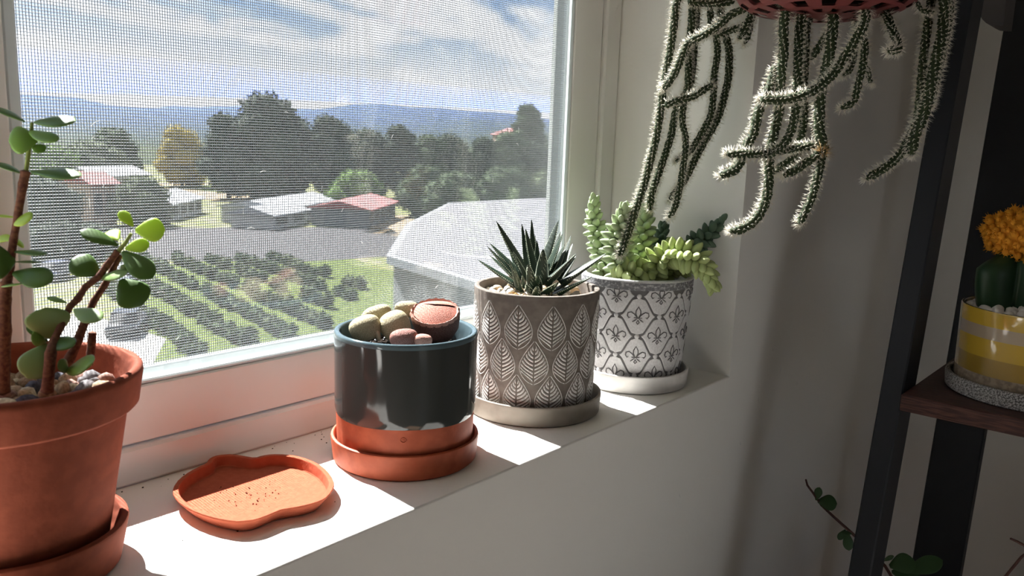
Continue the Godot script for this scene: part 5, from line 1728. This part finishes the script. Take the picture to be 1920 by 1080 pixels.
func hairy_stem(o: Node3D, path: Array, radius: float, over_rim: bool) -> void:
	var pts := path.duplicate()
	if over_rim:
		# carry on up and over the basket's rim into the soil
		var p0: Vector3 = pts[0]
		var d := Vector3(p0.x - basket_at.x, 0, p0.z - basket_at.z)
		var dist := d.length()
		var rim := basket_at + d.normalized() * 0.0985 + Vector3(0, 0.088, 0)
		if dist < 0.086:
			rim = basket_at + d.normalized() * 0.0985 + Vector3(0, 0.088, 0)
		pts.push_front(p0.lerp(rim, 0.5) + d.normalized() * 0.004)
		pts.push_front(rim + Vector3(0, 0.004, 0))
		pts.push_front(basket_at + d.normalized() * 0.07 + Vector3(0, 0.074, 0))
	var cv := Curve3D.new()
	for i in pts.size():
		var d: Vector3 = (pts[mini(i + 1, pts.size() - 1)] - pts[maxi(i - 1, 0)]) / 6.0
		cv.add_point(pts[i] - o.position, -d, d)
	var len_ := cv.get_baked_length()
	var n := int(len_ / 0.003) + 2
	var tp := []
	var tr := []
	for i in n + 1:
		tp.append(cv.sample_baked(len_ * i / n, true))
		tr.append(radius * (0.93 + 0.10 * sin(i * 1.9)) * (1.0 if i < n - 1 else 0.7))
	var b := MB.new()
	b.tube(tp, tr, 9)
	var st := obj("stem", b.mesh(), M.cactus_skin, o)
	# wool tufts and white hairs
	b = MB.new()
	var rg := RandomNumberGenerator.new()
	rg.seed = int(path[0].x * 10000) + path.size()
	var rings := int(len_ / 0.0019)
	for i in rings:
		var f := (i + 0.5) / rings
		var c := cv.sample_baked(len_ * f, true)
		var t := (cv.sample_baked(minf(len_ * f + 0.002, len_), true) - cv.sample_baked(maxf(len_ * f - 0.002, 0.0), true)).normalized()
		var nn := t.cross(Vector3(0.2, 0.3, 0.9)).normalized()
		var bb := t.cross(nn)
		for k in 4:
			var a := i * 0.72 + TAU * k / 4.0
			var d := nn * cos(a) + bb * sin(a)
			var p := c + d * radius * 0.95
			b.ell(p, Basis.from_scale(Vector3.ONE * 0.00052), 3, 4)
			for h in 5:
				var e := (d + t * rg.randf_range(-0.2, 0.75) + Vector3(rg.randfn(), rg.randfn(), rg.randfn()) * 0.3).normalized()
				hair(b, p, e, rg.randf_range(0.0030, 0.0064), 0.00024)
	# denser tip
	var tip := cv.sample_baked(len_, true)
	var td := (tip - cv.sample_baked(len_ - 0.003, true)).normalized()
	for i in 60:
		var e := (td * 0.9 + Vector3(rg.randfn(), rg.randfn(), rg.randfn()) * 0.7).normalized()
		hair(b, tip + e * radius * 0.6, e, rg.randf_range(0.003, 0.0065), 0.00026)
	tag(obj("hairs", b.mesh(), M.hair, st), "white hairs and wool tufts on the stem", "", "", "stuff")


# ------------------------------------------------------------------ trailing plant on the lower shelf
func make_trailing() -> void:
	var o := thing("trailing_plant", "dark trailing plant reaching up beside the ladder shelf's foot", "potted plant", Vector3(0.66, -0.4388, 0.50))
	var b := MB.new()
	b.lathe([Vector2(0.0, 0.0), Vector2(0.045, 0.0), Vector2(0.06, 0.10), Vector2(0.062, 0.10), Vector2(0.058, 0.10), Vector2(0.054, 0.08)], 48, Vector3.ZERO, 1.0)
	obj("pot", b.mesh(), M.terracotta, o)
	obj("soil", disc(0.055, 0.085), M.soil, o)
	b = MB.new()
	var path := []
	for p in [Vector3(0.6696, -0.1141, 0.2385), Vector3(0.6700, -0.1205, 0.2408), Vector3(0.6733, -0.1291, 0.2471), Vector3(0.6777, -0.1418, 0.2557), Vector3(0.6843, -0.1526, 0.2664), Vector3(0.6909, -0.1629, 0.2770), Vector3(0.6975, -0.1731, 0.2876), Vector3(0.7274, -0.1984, 0.2983), Vector3(0.7573, -0.2269, 0.3100), Vector3(0.7968, -0.2715, 0.3216), Vector3(0.8337, -0.3453, 0.3382)]:
		path.append(p - o.position)
	path.append(Vector3(0.0, 0.13, 0.0)); path.append(Vector3(0.0, 0.085, 0.0))
	var rad := []
	for i in path.size():
		rad.append(lerpf(0.0011, 0.0024, float(i) / path.size()))
	b.tube(path, rad, 8)
	obj("stem", b.mesh(), M.trail_stem, o)
	trail_leaf(o, Vector3(0.6755, -0.1378, 0.2520), Vector3(0.6847, -0.1374, 0.2706), 0.0180, 0.30)
	trail_leaf(o, Vector3(0.6744, -0.1367, 0.2504), Vector3(0.6739, -0.1204, 0.2532), 0.0084, 0.40)
	trail_leaf(o, Vector3(0.6932, -0.1704, 0.2817), Vector3(0.6875, -0.1892, 0.2880), 0.0108, 0.30)
	trail_leaf(o, Vector3(0.6923, -0.1681, 0.2800), Vector3(0.6811, -0.1773, 0.2772), 0.0072, 0.50)
	trail_leaf(o, Vector3(0.6977, -0.1719, 0.2874), Vector3(0.6843, -0.1689, 0.2787), 0.0060, 0.50)
	trail_leaf(o, Vector3(0.7707, -0.2316, 0.3114), Vector3(0.7860, -0.2220, 0.3347), 0.0240, 0.30)
	trail_leaf(o, Vector3(0.7832, -0.2372, 0.3276), Vector3(0.8074, -0.2196, 0.3593), 0.0204, 0.25)
	trail_leaf(o, Vector3(0.7717, -0.2378, 0.3142), Vector3(0.7886, -0.2422, 0.3433), 0.0216, 0.35)
	trail_leaf(o, Vector3(0.7661, -0.2257, 0.3043), Vector3(0.7703, -0.2166, 0.3147), 0.0060, 0.50)
	twig(o, [Vector3(0.6678, -0.1131, 0.4404), Vector3(0.6719, -0.1159, 0.4459), Vector3(0.6771, -0.1202, 0.4532), Vector3(0.6835, -0.1375, 0.4655)])
	twig(o, [Vector3(0.6802, -0.1226, 0.4575), Vector3(0.6726, -0.1305, 0.4507), Vector3(0.6604, -0.1499, 0.4416), Vector3(0.6453, -0.1800, 0.4321)])

func trail_leaf(o: Node3D, base: Vector3, tip: Vector3, w: float, tilt: float) -> void:
	var to_eye := (Vector3(-0.22, 0.25, 0.55) - base).normalized()
	var up := (to_eye * (1.0 - tilt) + Vector3.UP * (tilt + 0.12)).normalized()
	obj("leaf", unit_leaf("jade"), M.trail_leaf, o, aim(base - o.position, tip - o.position, up, w, 0.0018))

func twig(o: Node3D, path: Array) -> void:
	var b := MB.new()
	var p := []
	for q in path:
		p.append(q - o.position)
	p.append(Vector3(0.02, 0.16, 0.01)); p.append(Vector3(0.015, 0.085, 0.005))
	var r := []
	for i in p.size():
		r.append(0.0011 + 0.0002 * i)
	b.tube(p, r, 7)
	obj("twig", b.mesh(), M.trail_stem, o)


# ------------------------------------------------------------------ crumbs on the sill
func make_crumbs() -> void:
	var b := MB.new()
	for i in 90:
		var p := Vector3(rng.randf_range(0.0, 0.56), 0.0002, absf(rng.randfn()) * 0.008 - 0.004)
		if i > 60:
			p = Vector3(rng.randf_range(0.0, 0.56), 0.0002, rng.randf_range(0.0, 0.155))
		var r := rng.randf_range(0.00018, 0.0006)
		b.ell(p, Basis.from_scale(Vector3(r * 1.4, r, r)), 3, 5)
	tag(obj("soil_crumbs", b.mesh(), M.soil), "dark soil crumbs along the back of the window sill", "crumbs", "", "stuff")
	# small pale scuffs in the wall paint below and beside the sill
	b = MB.new()
	for q in [[0.70, -0.045], [0.73, 0.012], [0.76, -0.02], [0.82, -0.05], [0.52, -0.11], [0.66, -0.09], [0.90, 0.01]]:
		var p := Vector3(q[0], q[1], SILL_DEPTH + 0.0001)
		var d := Vector3(rng.randf_range(-0.002, 0.002), rng.randf_range(0.002, 0.005), 0)
		b.tube([p - d, p, p + d], [0.00015, 0.0003, 0.00012], 5)
	tag(obj("paint_scuffs", b.mesh(), M.white_clay), "pale scuff marks in the wall paint below the sill corner", "scuffs", "", "stuff")
